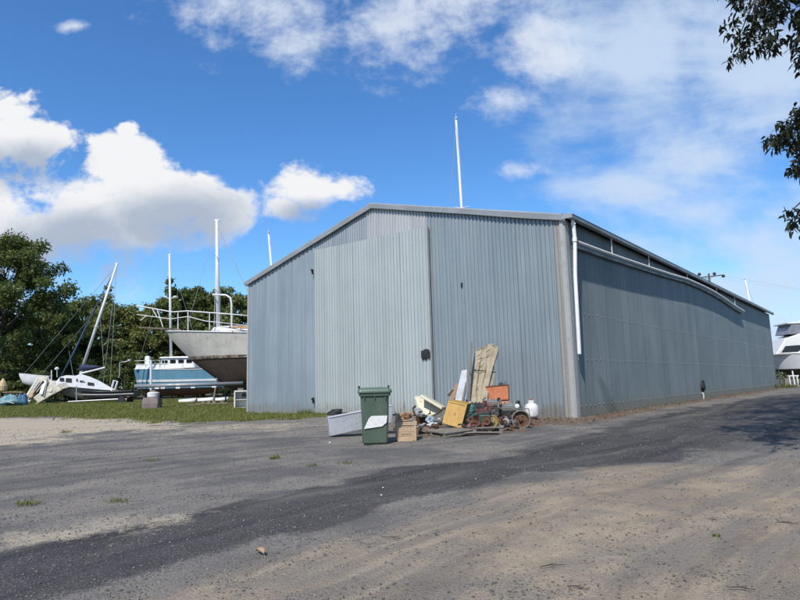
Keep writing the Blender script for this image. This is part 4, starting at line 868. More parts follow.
# ---------------------------------------------------------------- trees
m_bark = pm('bark', (.10,.085,.065), (.06,.05,.04), 3, .9, 0, .6, 12, stretch=(1,1,.2))
L_DARK = leaf_mat('leaves_dark', (.038,.058,.016), (.14,.185,.055), .36, .5)
L_MID = leaf_mat('leaves_mid', (.08,.11,.03), (.25,.285,.085), .42, .5)
L_PALE = leaf_mat('leaves_pale', (.10,.13,.045), (.28,.305,.11), .42, .5)
def crown_shape(seed, H_, R_, base, nb, nl, lsize, trunk_r, droop=.1, squash=1.0, spread=1.0):
    """trunk and limbs as tapered tubes, leaves as thousands of small folded quads in clumps at the limb ends"""
    rg = random.Random(seed); nr = np.random.default_rng(seed); mb = MB(); tips = []
    lean = Vector((rg.uniform(-.06,.06), rg.uniform(-.06,.06), 1))
    top = lean*H_*.78
    mb.tube([Vector((0,0,-.1)), lean*H_*.12, lean*H_*.3+Vector((rg.uniform(-.2,.2),rg.uniform(-.2,.2),0)), lean*H_*.55, top], [trunk_r*1.25,trunk_r,trunk_r*.8,trunk_r*.5,trunk_r*.12], 9)
    for i in range(nb):
        f = (i+.5)/nb; a = i*2.399+rg.uniform(-.4,.4); hz = base+(1-base)*f
        w = sin(pi*min(1, .12+.88*f)**.85)**.6*rg.uniform(.62,1.12)*spread
        tip = Vector((cos(a)*R_*w, sin(a)*R_*w*squash, H_*hz*rg.uniform(.94,1.03))); st = lean*(H_*(base*.55+(hz-base)*.62))
        mid = st*.45+tip*.55+Vector((0,0,H_*.04))
        mb.tube([st, st*.75+tip*.25+Vector((0,0,H_*.02)), mid, tip], [trunk_r*.42*(1-.5*f),trunk_r*.3*(1-.5*f),trunk_r*.2*(1-.4*f),trunk_r*.05], 6)
        tips.append((tip, 1.0)); tips.append((mid*.4+tip*.6, .8))
        for k in range(rg.randint(3, 5)):
            d = Vector((rg.gauss(0,1), rg.gauss(0,1), rg.gauss(0,.6)))*R_*.20; tt_ = tip+d-Vector((0,0,droop*H_*.3*rg.random())); tips.append((tt_, rg.uniform(.55,.9)))
            mb.tube([mid*.35+tip*.65, tt_], [trunk_r*.10,trunk_r*.02], 4)
    V, Fc = [], []; tot = sum(s*s for _, s in tips); n0 = 0
    for c, s in tips:
        n = int(nl*s*s/tot); 
        if n < 3: continue
        rad = R_*.17*s
        d = nr.normal(0, 1, (n, 3)); d /= np.linalg.norm(d, axis=1)[:, None]; d *= (nr.uniform(.15, 1, n)**.45)[:, None]*rad*nr.choice([.7,1,1.25], n)[:, None]; d[:, 2] *= .68
        v, f = diamonds(np.array(c)[None]+d, nr.normal(-.2, .75, n), lsize*nr.uniform(.6,1.35,n), lsize*nr.uniform(.36,.66,n), nr.uniform(0,6.28,n), seed=seed+n0, rsd=1.0)
        V.append(v); Fc.append(f+n0); n0 += len(v)
    return mb.mesh('trunk', True), np_mesh('crown', np.vstack(V), np.vstack(Fc))
def tree(name, label, cat, loc, shape, mat, group=None, rz=0, sc=(1,1,1)):
    t = Thing(name, label, cat, loc, rz, group); t.o.scale = sc
    link('trunk', shape[0], None if shape[0].materials else m_bark, t.o); link('crown', shape[1], None if shape[1].materials else mat, t.o); return t
def fl(px, Y): p = at(px, 390, Y); return Vector((p.x, Y, 0))
# the big dark tree at the left edge
S_BIG = crown_shape(21, 23.0, 9.0, .16, 46, 60000, .44, .42, .2)
tree('broadleaf_tree', 'tall dark broadleaf tree at the left edge of the yard', 'tree', fl(0, 80), S_BIG, L_DARK, rz=.5)
S_BIG2 = crown_shape(23, 21.0, 9.0, .12, 36, 40000, .44, .4, .2)
tree('broadleaf_tree', 'dark broadleaf tree cut by the left frame edge behind the tallest one', 'tree', fl(-62, 84), S_BIG2, L_DARK, rz=1.5)
S_A = crown_shape(31, 15.5, 6.2, .22, 30, 24000, .46, .3, .15); S_B = crown_shape(37, 16.0, 5.0, .25, 28, 22000, .46, .28, .15); S_C = crown_shape(41, 14.5, 7.2, .2, 34, 26000, .46, .3, .2)
S_A2 = tuple(m.copy() for m in S_A); S_B2 = tuple(m.copy() for m in S_B)
gpz = 'trees along the back of the boat yard'
rows = [ # px, Y, shape, material, height scale, label
 (46, 92, S_B, L_DARK, .62, 'dark slim tree in the gap just right of the tallest left tree'),
 (78, 96, S_C, L_MID, 1.06, 'wide round crowned tree left of the leaning mast'),
 (108, 90, S_A, L_PALE, .98, 'paler green tree behind the leaning mast top'),
 (135, 100, S_B2, L_PALE, .93, 'green tree behind the white bow rails'),
 (160, 94, S_A2, L_MID, .98, 'dark green tree behind the teal boat mast on its left side'),
 (182, 92, S_B, L_DARK, 1.08, 'tallest of the trees behind the two upright masts'),
 (203, 98, S_C, L_MID, 1.06, 'green tree behind the mast of the grey hulled yacht'),
 (228, 93, S_B2, L_DARK, 1.05, 'green tree between the yacht mast and the pipe arch'),
 (250, 97, S_A, L_PALE, 1.0, 'tree just showing left of the shed corner'),
 (285, 99, S_C, L_MID, .95, 'tree hidden mostly by the left end of the shed'),
 (22, 104, S_A2, L_DARK, .9, 'dark tree deep behind the tallest left tree'), (-30, 98, S_C, L_MID, .9, 'tree behind the left frame edge')]
for i, (px, Y, S, m, k, lab) in enumerate(rows): tree('yard_tree', lab, 'tree', fl(px, Y), S, m, gpz, i*1.9, (k, k, k))
# undergrowth
S_SH = crown_shape(51, 4.2, 3.6, .12, 16, 3800, .30, .08, .1, spread=1.1); S_SH2 = crown_shape(53, 5.5, 3.2, .1, 16, 3800, .30, .08, .1)
sh = [(-30,78,1,'far left of the tallest tree'),(2,74,1.1,'under the tallest tree at the left edge'),(22,75,1,'between the tallest tree and the leaning boat'),(45,82,1.2,'behind the raised white float of the wreck'),(66,84,1.15,'behind the white cabin windows of the wreck'),(88,86,1.2,'behind the sail cover of the wreck'),(108,84,1.15,'behind the black launch'),(126,83,1.2,'left of the teal boat bow'),(146,87,1.15,'behind the teal boat wheelhouse post'),(172,88,1.2,'behind the teal boat cabin'),(196,86,1.1,'behind the grey hull bow'),(224,87,1.2,'behind the dark hull bottom'),(252,88,1.1,'behind the shed corner')]
for i, (px, Y, k, lab) in enumerate(sh): tree('shrub', 'dense green shrub '+lab, 'shrub', fl(px, Y), (S_SH, S_SH2)[i % 2], L_MID if i > 6 else L_DARK, 'undergrowth behind the boats', i*2.1, (1.25*k, 1.1*k, k*.95))
# far wood closing the horizon
def far_wood():
    n = 60000; ang = NR.uniform(radians(-75), radians(75), n); dist = NR.uniform(150, 175, n); x = np.sin(ang)*dist; y = np.cos(ang)*dist
    P = np.stack([x, y], 1); top = 6.5+2.5*wob(P, 22, 61)+1.5*wob(P, 7, 62)+ np.where(x < -30, 3.5, 0); z = top*NR.uniform(.0, 1, n)**.7
    v, f = diamonds(np.column_stack([x, y, z]), NR.normal(-.2,.5,n), NR.uniform(.6,1.4,n), NR.uniform(.4,.8,n), NR.uniform(0,6.28,n))
    tag(link('far_wood', np_mesh('far_wood', v, f), L_MID), 'low wood along the horizon beyond the yard', 'wood', kind='stuff')
far_wood()
# tree overhanging the road on the right: trunk outside the frame, two boughs reach in
def leaves6(pos, tilt, length, width, rot, seed=0, curl=.2):
    n = len(pos); ca, sa = np.cos(rot), np.sin(rot); ct, st = np.cos(tilt), np.sin(tilt); r = np.random.default_rng(seed).normal(0, .6, n)
    ax = np.stack([ca*ct, sa*ct, st], 1); sd = np.stack([-sa, ca, np.zeros(n)], 1); up = np.cross(ax, sd); sd = sd*np.cos(r)[:, None]+up*np.sin(r)[:, None]; up = np.cross(ax, sd)
    L = length[:, None]; w = width[:, None]*.5; c = up*L*curl
    v = np.stack([pos, pos+ax*L*.28+sd*w*.85+c*.3, pos+ax*L*.6+sd*w*.8+c*.2, pos+ax*L-c*.4, pos+ax*L*.6-sd*w*.8+c*.2, pos+ax*L*.28-sd*w*.85+c*.3], 1)
    return v.reshape(-1, 3), (np.arange(n)[:, None]*6+np.arange(6)[None]).reshape(-1, 6)
def overhang():
    base = Vector((9.3, 5.4, 0)); t = Thing('overhanging_tree', 'dark leafy boughs hanging in at the upper right corner', 'tree', base)
    mb = MB(); rg = random.Random(77); nr = np.random.default_rng(77); V, Fc = [], []; n0 = 0
    def w(p): return Vector(p)-base
    top = Vector((9.0, 6.0, 5.2))
    mb.tube([w(base), w((9.35,5.5,1.2)), w((9.1,5.8,3.2)), w(top), w((8.4,6.8,7.5)), w((8.2,7.4,9.5))], [.34,.28,.24,.2,.13,.05], 10); mb.tube([w(top), w((10.5,7.5,8.5)), w((12.0,9.5,12.0))], [.16,.11,.04], 8)
    clusters = []; far = []
    def bough(path, r):
        P = [w(p) for p in path]; mb.tube(P, [r*(1-.85*i/(len(P)-1)) for i in range(len(P))], 7); return P
    # visible sprays, located where the photo shows them (at 7 to 9 m)
    def spray(px, py, Y, n, sx, sy, src):
        c = at(px, py, Y); mb.tube([src, (src+w(c))/2+Vector((0,0,.12)), w(c)], [.022,.015,.006], 5)
        for k in range(n):
            q = at(px+rg.gauss(0,sx), py+rg.gauss(0,sy), Y+rg.gauss(0,.3)); mb.tube([w(c)+(w(q)-w(c))*.15, w(q)], [.007,.003], 4); clusters.append(w(q))
    hub1 = w(at(812, -12, 7.6)); hub2 = w(at(818, 118, 7.4)); hub3 = w(at(820, 205, 7.2)); hub0 = w(at(770, -18, 7.9))
    bough([top, (8.3,6.9,6.2), tuple(hub1+base), tuple(hub0+base)], .09); bough([(9.1,5.8,3.6), (8.2,6.6,4.4), tuple(hub2+base), tuple(w(at(800,135,7.4))+base)], .07); bough([(9.2,5.7,3.0), (8.0,6.8,3.3), tuple(hub3+base)], .05)
    for px, py, Y, n, sx, sy, src in [(752,14,7.9,17,10,9,hub0), (778,10,7.8,20,12,10,hub0), (740,34,7.9,9,7,9,hub0), (764,38,7.8,15,10,9,hub0), (745,52,7.9,5,6,5,hub0), (776,44,7.7,7,5,6,hub0), (797,22,7.7,12,6,10,hub1), (797,44,7.7,5,4,6,hub1), (799,62,7.7,6,3,6,hub1),
                                      (740,-6,7.9,12,9,6,hub0), (790,-10,7.8,16,12,6,hub1), (797,112,7.5,5,3,5,hub2), (786,138,7.4,15,7,6,hub2), (776,143,7.4,5,4,4,hub2), (797,147,7.4,14,6,10,hub2), (797,167,7.4,8,4,5,hub2), (795,220,7.2,5,3,4,hub3), (790,212,7.2,2,2,2,hub3), (812,130,7.4,14,8,16,hub2), (815,30,7.6,20,10,22,hub1)]:
        spray(px, py, Y, n, sx, sy, src)
    for k in range(800):                                     # unseen part of the crown, spread wide to throw shade on the road
        yy = rg.uniform(3,17); q = Vector((yy*.72+1.2+5.5*rg.random()**1.4, yy, rg.uniform(5.5,17.0)))
        far.append(w(q))
        if k % 12 == 0: mb.tube([w((9.2,6.2,5.6)), (w((9.2,6.2,5.6))+w(q))/2+Vector((0,0,.3)), w(q)], [.03,.018,.006], 4)
    for c in far:
        n = 16; pos = np.array(c)[None]+nr.normal(0,.28,(n,3)); v, f = leaves6(pos, nr.normal(-.3,.6,n), nr.uniform(.16,.30,n), nr.uniform(.08,.15,n), nr.uniform(0,6.28,n), seed=n0); V.append(v); Fc.append(f+n0); n0 += len(v)
    for c in clusters:
        n = rg.randint(8, 12); pos = np.array(c)[None]+nr.normal(0,.04,(n,3))
        v, f = leaves6(pos, nr.normal(-.75,.5,n), nr.uniform(.07,.15,n), nr.uniform(.028,.05,n), nr.uniform(0,6.28,n), seed=n0, curl=.2)
        V.append(v); Fc.append(f+n0); n0 += len(v)
    t.part('trunk', mb, m_bark, smooth=True)
    link('crown', np_mesh('crown', np.vstack(V), np.vstack(Fc)), leaf_mat('leaves_overhang', (.006,.010,.005), (.020,.030,.010), .03, .7), t.o)
overhang()

# ---------------------------------------------------------------- boats
def hull_secs(L, B, z0, z1, zw, zk, rake, fine=.42, stern=.72, sheer_sag=.25, n=26, keel_rise=.6, foot=.30):
    """stations from the bow (x=0) aft; returns rows of points for bottom and topsides of both sides"""
    bot, top, deck = [], [], []
    for i in range(n+1):
        s = i/n; hb = B/2*max(.012, sin(pi/2*min(1, s/fine))**.75)*(1-(1-stern)*max(0, (s-.6)/.4)**2)
        zs = z0+(z1-z0)*s-sheer_sag*sin(pi*s)
        kz = zk+(zw-zk)*.92*max(0, 1-s/foot)**1.4 + keel_rise*(zw-zk)*max(0, (s-.7)/.3)**2
        def X(z):
            h = (zs-z)/(zs-zk); return s*L+rake*h**1.15*(1-s)**2.2
        rb, rt = [], []
        for k in range(7):
            q = k/6; z = kz+(zw-kz)*q; rb.append((X(z), hb*.88*q**.5 if k else 0, z))
        for k in range(5):
            q = k/4; z = zw+(zs-zw)*q; rt.append((X(z), hb*(.88+.12*q**1.3), z))
        bot.append(rb); top.append(rt); deck.append((X(zs), hb, zs))
    return bot, top, deck
def mirror(r): return [(x, -y, z) for x, y, z in r]
def build_hull(t, L, B, z0, z1, zw, zk, rake, m_top, m_bot, m_deck, stripe=None, rub=None, **kw):
    bot, top, deck = hull_secs(L, B, z0, z1, zw, zk, rake, **kw)
    hb = MB(); ht = MB()
    for mbx, rows in ((hb, bot), (ht, top)):
        mbx.grid(rows); mbx.grid([mirror(r)[::-1] for r in rows])
        last = rows[-1]; mbx.grid([last, mirror(last)])
    t.part('topsides', ht, m_top, smooth=True); t.part('bottom', hb, m_bot, smooth=True)
    t.part('deck', MB().grid([[(x, y*.97, z-.05), (x, 0, z+.02), (x, -y*.97, z-.05)] for x, y, z in deck]), m_deck)
    for s in (1, -1): t.part('rub_rail', MB().tube([(x, s*(y+.01), z) for x, y, z in deck], .05, 6), rub or m_top, smooth=True)
    if stripe:
        f0, f1, sm = stripe
        for s in (1, -1):
            rows = []
            for r in top:
                a, b = Vector(r[0]), Vector(r[4]); p, q = a+(b-a)*f0, a+(b-a)*f1; rows.append([(p.x, s*(abs(p.y)*1.0+.035), p.z), (q.x, s*(abs(q.y)+.035), q.z)])
            t.part('stripe', MB().grid(rows if s == 1 else [r[::-1] for r in rows]), sm)
    return deck
m_white = pm('boat_white', (.70,.70,.68), (.60,.60,.58), 1.5, .35, 0, .03, 10)
m_dull = pm('dull_white_hull', (.52,.50,.455), (.40,.38,.34), .9, .6, 0, .08, 8, stretch=(1,1,.4), spots=(.24,.19,.14), spot_lo=.54, bw=.25, spot_scale=2.5)
m_anti = pm('brown_antifoul', (.085,.055,.042), (.05,.036,.03), 1.6, .85, 0, .2, 8, spots=(.16,.13,.11), spot_lo=.70)
m_anti2 = pm('red_antifoul', (.16,.075,.05), (.10,.055,.04), 1.4, .85, 0, .15, 8)
m_mast = pm('mast_white', (.72,.72,.70), (.62,.62,.6), 2, .35, .1)
m_wire = pm('rigging_wire', (.42,.43,.44), (.34,.34,.35), 5, .4, .5)
m_glass, tt, b = new_mat('dark_window'); b.inputs['Base Color'].default_value = (.012,.014,.017,1); b.inputs['Roughness'].default_value = .08
tt.put(b.inputs['Roughness'], tt.ss(tt.noise(tt.node('ShaderNodeTexCoord').outputs['Object'], 3, 3), .3, .7, .05, .2))
m_tealh = pm('teal_hull', (.115,.27,.37), (.095,.215,.30), 1.5, .5, 0, .05, 8, stretch=(1,1,.4), spots=(.16,.25,.27), spot_lo=.7)
m_ply = pm('plywood', (.42,.27,.15), (.33,.2,.11), 3, .8)
def mast(t, base, top, r, spreaders=(), name='mast', mat=None):
    a, b = Vector(base), Vector(top); o = t.part(name, MB().tube([a, a+(b-a)*.5, b], [r, r*.95, r*.72], 12), mat or m_mast, smooth=True)
    for f, w in spreaders: c = a+(b-a)*f; t.part('spreader', MB().tube([c+Vector((0,-w,.12)), c, c+Vector((0,w,.12))], [.02,.035,.02], 6), mat or m_mast, o)
    t.part('masthead', MB().box(b+Vector((0,0,.05)), (.35,.14,.10)).tube([b, b+Vector((.05,0,.5))], .012, 5).tube([b+Vector((-.3,0,.12)), b+Vector((.3,0,.14))], .012, 5), mat or m_mast, o)
    return o
def stay(t, a, b, r=.012): t.part('stay', MB().tube([a, b], r, 5), m_wire)
# grey-white yacht beside the shed: bow to the left
YB = 45.0
def loc_of(t, px, py, Y): return t.inv @ at(px, py, Y)
bow = at(165.5,331.5,YB); t = Thing('grey_yacht', 'big weathered yacht with dull white topsides and brown bottom, bow beside the shed', 'yacht', (bow.x, YB, 0), .06)
zw = at(200,359,YB).z
deck = build_hull(t, 15.5, 4.3, bow.z+.02, bow.z-.30, zw, .95, 4.5, m_dull, m_anti, m_white, stripe=(-.02,.09,pm('waterline_scum', (.30,.26,.21), (.16,.12,.09), 2.2, .85, 0, .2, 8, spots=(.075,.05,.04), spot_lo=.50, bw=.04, spot_scale=3)), foot=.09, fine=.40, sheer_sag=.28, rub=m_white)
Lp = lambda px, py, dY=0: loc_of(t, px, py, YB+dY)
t.part('bowsprit', MB().box(Lp(160,328.6,.05), (3.1,.28,.10), rotm(0,.075,0)), pm('sprit_timber', (.19,.15,.12), (.12,.1,.085), 3, .8, 0, .3, 12))
for s in (-1, 1):
    top_ = [Lp(136,305.5,s*.3), Lp(150,308,s*.5), Lp(172,312,s*.75), Lp(187,311,s*1.1), Lp(215,313,s*1.7), Lp(252,316,s*2.0)]
    t.part('pulpit_rail', MB().tube(top_, .045, 7), m_white, smooth=True)
    t.part('mid_rail', MB().tube([Lp(137,314.5,s*.3), Lp(152,316.5,s*.5), Lp(171,319,s*.75), Lp(188,316.5,s*1.1), Lp(205,321,s*1.5), Lp(252,326,s*2.0)], .032, 6), m_white, smooth=True)
    for (x0, y0, x1, y1, w) in ((152,308.2,157,317,.5), (157,309,163,327,.6), (146,316,140.5,320.5,.45), (178,312,178,329,.85), (188,311,188,331,1.1), (209.5,313,209.5,330,1.6), (232,315,232,331,1.9)):
        t.part('stanchion', MB().tube([Lp(x0,y0,s*w), Lp(x1,y1,s*w)], .035, 6), m_white)
mastp = mast(t, Lp(218.2,331), Lp(216.8,221), .155, ((.35,1.0),(.66,.85)))
stay(t, Lp(217,223), Lp(187,327,0), .014); stay(t, Lp(217.2,226), Lp(248,292,.1), .028); stay(t, Lp(216.8,226,-.2), Lp(214,331,-1.9), .012); stay(t, Lp(216.8,226,.2), Lp(222,331,1.9), .012)
t.part('arch', MB().tube([Lp(213,294.5,-.6), Lp(226,295,-.6), Lp(230.5,298,-.6), Lp(231.5,304,-.6), Lp(231.5,331,-.6)], .075, 9).tube([Lp(213,294.5,.9), Lp(226,295,.9), Lp(230.5,298,.9), Lp(231.5,304,.9), Lp(231.5,331,.9)], .075, 9).tube([Lp(213,294.5,-.6), Lp(213,294.5,.9)], .06, 8), m_white, smooth=True)
x0 = Lp(213,330).x; zt = Lp(220,331).z
t.part('coachroof', loft(MB(), [[(x0+x, y, zt-.10) for x, y in rr(7,2.7,.5)], [(x0+x+3.2-3.2, y, zt+.20) for x, y in rr(6.7,2.4,.5)], [(x0+x, y, zt+.30) for x, y in rr(6.3,2.1,.45)]]).add([], []), m_white)
bpy.context.view_layer.update()
for c in [c for c in t.o.children if c.name.startswith('coachroof')]: c.location.x += 3.5
t.part('hatch_board', MB().box(Lp(238,327.8,-.9), (1.3,.05,.28)).box(Lp(246,327,-.9), (.9,.05,.35)), m_ply)
t.part('anchor', MB().tube([Lp(183,327,-.3), Lp(184.5,333.5,-.4)], .03, 6).tube([Lp(181.5,333,-.4), Lp(184.5,334.5,-.42), Lp(187,332,-.4)], .03, 6), m_rust)
t.part('keel', MB().box((8.2,0,.55), (6.0,.30,1.0)), m_anti)
for x in (4.2, 7.5, 11): t.part('prop', MB().tube([(x,-1.3,1.9), (x-.1,-2.0,.0)], .06, 8).box((x-.1,-2.0,.03), (.4,.3,.06)), m_pal2); t.part('prop', MB().tube([(x,1.3,1.9), (x-.1,2.0,.0)], .06, 8), m_pal2)
# teal motor sailer further back
YT = 72.0
bow = at(134,369,YT); t = Thing('teal_boat', 'teal motor sailer with white stripe and wheelhouse, far behind the grey yacht', 'boat', (bow.x, YT, 0), .04)
zw = at(160,388.5,YT).z; Lp = lambda px, py, dY=0: loc_of(t, px, py, YT+dY)
build_hull(t, 10.2, 3.8, bow.z, bow.z-.25, zw, max(.25, at(170,396,YT).z), .8, m_tealh, m_anti2, m_white, stripe=(.34,.46,m_white), fine=.25, sheer_sag=.1, rub=m_white)
xa = Lp(146,368).x; zd = bow.z
t.part('bulwark', loft(MB(), [[(Lp(163,368).x+x, y, zd-.1) for x, y in rr(5.8,3.0,.4)], [(Lp(163,368).x+x, y, zd+.45) for x, y in rr(5.6,2.8,.4)]]), m_white)
wx = Lp(180,360).x; wh = t.part('wheelhouse', loft(MB(), [[(wx+x, y, zd-.05) for x, y in rr(4.2,2.6,.3)], [(wx+x, y, zd+1.15) for x, y in rr(3.9,2.3,.3)], [(wx+x, y, zd+1.16) for x, y in rr(4.4,2.8,.3)], [(wx+x, y, zd+1.28) for x, y in rr(4.3,2.7,.3)]]), m_white)
for k in range(4): t.part('window', MB().box((wx-1.45+k*.95,-1.27,zd+.72), (.62,.06,.42), rotm(.13,0,0)), m_glass, wh)
t.part('funnel', MB().box((Lp(148.5,362).x,-.3,zd+.75), (.55,.5,1.3)).box((Lp(148.5,362).x,-.3,zd+1.42), (.4,.4,.12)), m_white, bevel=.03)
for k in range(5): t.part('stanchion', MB().tube([(Lp(150,362).x+k*.55,-1.5,zd), (Lp(150,362).x+k*.55,-1.5,zd+.9)], .025, 6), m_white)
t.part('hand_rail', MB().tube([(Lp(150,362).x-1.2,-1.5,zd+.9), (Lp(150,362).x+2.6,-1.5,zd+.9)], .025, 6).tube([(Lp(150,362).x-1.2,-1.5,zd+.5), (Lp(150,362).x+2.6,-1.5,zd+.5)], .02, 6), m_white)
mast(t, Lp(171,358), Lp(169.5,255), .16, ((.40,.9),)); t.part('radar', MB().lathe([(.05,-.1),(.30,-.08),(.32,.08),(.2,.13)], Lp(175.5,297,-.1), (0,0,1), 16).tube([Lp(170.2,298), Lp(175.5,298.2,-.1)], .05, 6), m_white)
t.part('yard_arm', MB().tube([Lp(163.5,295.5), Lp(170.2,299.5)], .05, 6), m_white)
stay(t, Lp(169.5,257), Lp(137,369), .014); stay(t, Lp(169.5,257), Lp(205,368), .014)
# leaning multihull wreck on the left
YC = 64.0
t = Thing('wrecked_trimaran', 'derelict white multihull with a mast raked to the right and cream wing panels collapsed', 'wrecked boat', (at(60,392,YC).x, YC, 0)); Lp = lambda px, py, dY=0: loc_of(t, px, py, YC+dY)
def shell(pts_top, pts_bot, w, Y0=0):   # slender hull from a side outline, rounded across
    mb = MB(); rows = []
    n = len(pts_top)
    for i, (a, b) in enumerate(zip(pts_top, pts_bot)):
        A_, B_ = Lp(*a, Y0), Lp(*b, Y0); hw = w*max(.06, sin(pi*(i+.35)/(n-.3)))**.6; row = []
        for k in range(13):
            q = pi*k/12; y = -cos(q)*hw; s = sin(q)**.7; row.append((A_.x+(B_.x-A_.x)*s, A_.y+y, A_.z+(B_.z-A_.z)*s))
        rows.append(row)
    mb.grid(rows); mb.grid([[r[0], r[-1]] for r in rows]); return mb
m_cab = pm('cabin_white', (.68,.68,.69), (.58,.58,.60), 2, .4, 0, .05); m_crm = pm('cream_panel', (.42,.39,.32), (.32,.30,.24), 2, .6, 0, .12, 8, spots=(.23,.18,.12), spot_lo=.66)
t.part('float_hull', shell([(20,373.3),(24,373.6),(30,374.4),(36,375),(44,375.5),(50,376)], [(21,379),(24,384),(30,386),(36,386.5),(44,386),(50,384)], .55, .6), m_cab, smooth=True)
t.part('main_hull', shell([(48,380),(56,381),(66,382.5),(78,384),(90,386),(102,388),(112,389.5),(119,390)], [(50,385),(56,391),(66,396),(78,399),(90,400),(102,399.5),(112,398),(119,394)], 1.0, .4), pm('grimy_hull', (.34,.32,.28), (.15,.135,.11), 1.5, .8, 0, .2, 6), smooth=True)
cab = [[Lp(x, y, dy) for x, y in ((56,381.5),(60,377),(66,375.6),(76,376),(80,374.2),(90,377),(100,381.5),(110,387),(112,389.5))] for dy in (-.95, .95)]
top = [[Lp(x, y, dy) for x, y in ((57,381),(61,376.6),(66.5,375.2),(76,375.6),(80.5,373.8),(90,376.6),(100,381),(109.5,386.6),(111,389))] for dy in (-.7, .7)]
base_ = [[Lp(x, y, dy) for x, y in ((56,385.5),(60,386),(66,386.5),(76,387.3),(80,387.7),(90,388.6),(100,389.5),(110,390),(112,391))] for dy in (-1.0, 1.0)]
cb = t.part('cabin', MB().grid([base_[0], cab[0], top[0], top[1], cab[1], base_[1]]), m_cab)
for (x0, x1, y0, y1, sk) in ((59.5,64,377.5,381,.6), (65.5,71.5,378,382,.5), (76,77.6,378.5,381,.5), (79.5,85,380.2,381.8,.8), (87.3,94,382,385,1.2)):
    q = [Lp(x0,y1,-1.06), Lp(x1,y1+sk*.4,-1.06), Lp(x1,y0+sk*.8,-1.0), Lp(x0+.4,y0,-1.0)]; t.part('window', MB().slab(q, -.03), m_glass, cb)
t.part('rear_frame', MB().tube([Lp(111.5,389), Lp(114,380.5), Lp(117.6,381.5), Lp(115,389.8), Lp(111.5,389)], .11, 6), m_cab)
for k, (a, b_, c, d, y0_, y1_) in enumerate([((23,399.5),(29.5,402),(48.5,376.8),(38,375.2),-1.5,-.4), ((33,397.5),(37.5,402),(65,387),(55.5,380.5),-1.7,-.9), ((43,391.5),(51,392),(58,383),(49.5,379),-1.3,-.7), ((39,393.5),(42,394.5),(46.5,381),(43.5,380),-1.75,-1.1), ((28,396.5),(31,398),(36,391),(33.5,389.5),-1.75,-1.5), ((58,384),(62,389),(70,386.8),(66,382.5),-1.5,-1.1)]):
    t.part('wing_panel', MB().slab([Lp(*a,y0_), Lp(*b_,y0_-.1), Lp(*c,y1_), Lp(*d,y1_+.1)], -.10-.01*k), (m_crm, m_crm, m_crm, m_cab, m_ply, m_crm)[k], bevel=.02)
t.part('wing_beam', MB().tube([Lp(36,404,-1.9), Lp(52,394.5,-1.7), Lp(66,387.5,-1.2)], .09, 7), m_crm); t.part('wing_beam', MB().tube([Lp(24,401,-1.7), Lp(38,379,-.9)], .07, 7), m_cab)
t.part('wing_beam', MB().tube([Lp(44,397,-1.6), Lp(47,380,-1.0)], .08, 7), m_crm); t.part('slot_shade', MB().tube([Lp(29,400,-1.75), Lp(43.5,381,-1.2)], .09, 6).tube([Lp(41,401,-1.8), Lp(56,391.5,-1.5)], .07, 6), m_dark)  # dark tubes painted in as the shade between the wing panels
mast(t, Lp(80.5,374), Lp(117,264), .15, ((.42,.8),)); 
t.part('furled_sail', MB().tube([Lp(116,268), Lp(96,306), Lp(74,352), Lp(61,376)], [.04,.07,.10,.05], 8), pm('sail_blue', (.045,.085,.17), (.03,.055,.115), 4, .8), smooth=True)
t.part('boom', MB().tube([Lp(80,373.5,-.1), Lp(105,367.5,-.2)], .09, 8), m_mast); t.part('sail_cover', MB().tube([Lp(79.5,370,-.1), Lp(82,367.5,-.1), Lp(92,367.3,-.15), Lp(100,367,-.2)], [.22,.32,.24,.08], 8), pm('cover_navy', (.02,.03,.085), (.014,.02,.05), 4, .8), smooth=True)
for a, b_ in (((116.5,266),(24,374)), ((104,302),(41,375)), ((117,265),(103,386)), ((117,266),(110,384)), ((100,315),(104,368)), ((69,351),(73,375)), ((104,370),(96,382))): stay(t, Lp(*a), Lp(*b_), .018)
t.part('bow_post', MB().tube([Lp(51.5,380,-.4), Lp(51.5,370,-.4)], .05, 6).lump(Lp(57,368.5,-.4), (.22,.15,.14), seed=2).tube([Lp(57,369,-.4), Lp(57,377,-.4)], .03, 6), m_cab)
t.part('davit', MB().tube([Lp(118.5,378), Lp(119.6,375), Lp(119.6,362.5), Lp(127,361.5), Lp(129,360.8)], .06, 6).lump(Lp(129,360.4), (.2,.14,.12), seed=3), m_wire)
t.part('support', MB().tube([Lp(76.5,386,-1.3), Lp(76.5,404,-1.3)], .06, 6), m_wire)
# black launch on a trailer in front of it
YL = 58.0
t = Thing('black_launch', 'long black open launch with a silver stripe, on a trailer below the wreck', 'boat', (at(80,392,YL).x, YL, 0), .05); Lp = lambda px, py, dY=0: loc_of(t, px, py, YL+dY)
m_blk = pm('black_hull', (.016,.017,.02), (.028,.028,.03), 2, .35)
z0 = Lp(100,391.5).z; xl = Lp(78,392).x; xr = Lp(133,390).x
build_hull(t, xr-xl, 1.7, z0+.12, z0+.02, z0-.55, max(.35, z0-1.0), .5, m_blk, m_blk, pm('launch_deck', (.35,.33,.29), (.25,.23,.2), 3, .7), stripe=(.42,.56,m_mast), fine=.35, sheer_sag=.1)
t = Thing('boat_trailer', 'galvanised boat trailer under the black launch', 'trailer', (at(95,400,YL-.2).x, YL-.2, 0)); Lp = lambda px, py, dY=0: loc_of(t, px, py, YL-.2+dY)
t.part('frame', MB().tube([(Lp(72,404).x,-.7,.30), (Lp(120,400).x,-.7,.42)], .06, 6).tube([(Lp(72,404).x,.7,.30), (Lp(120,400).x,.7,.42)], .06, 6).tube([(Lp(80,400).x,-.7,.32), (Lp(80,400).x,.7,.32)], .05, 6).tube([(Lp(118,400).x,-.7,.42), (Lp(118,400).x,.7,.42)], .05, 6), m_wire)
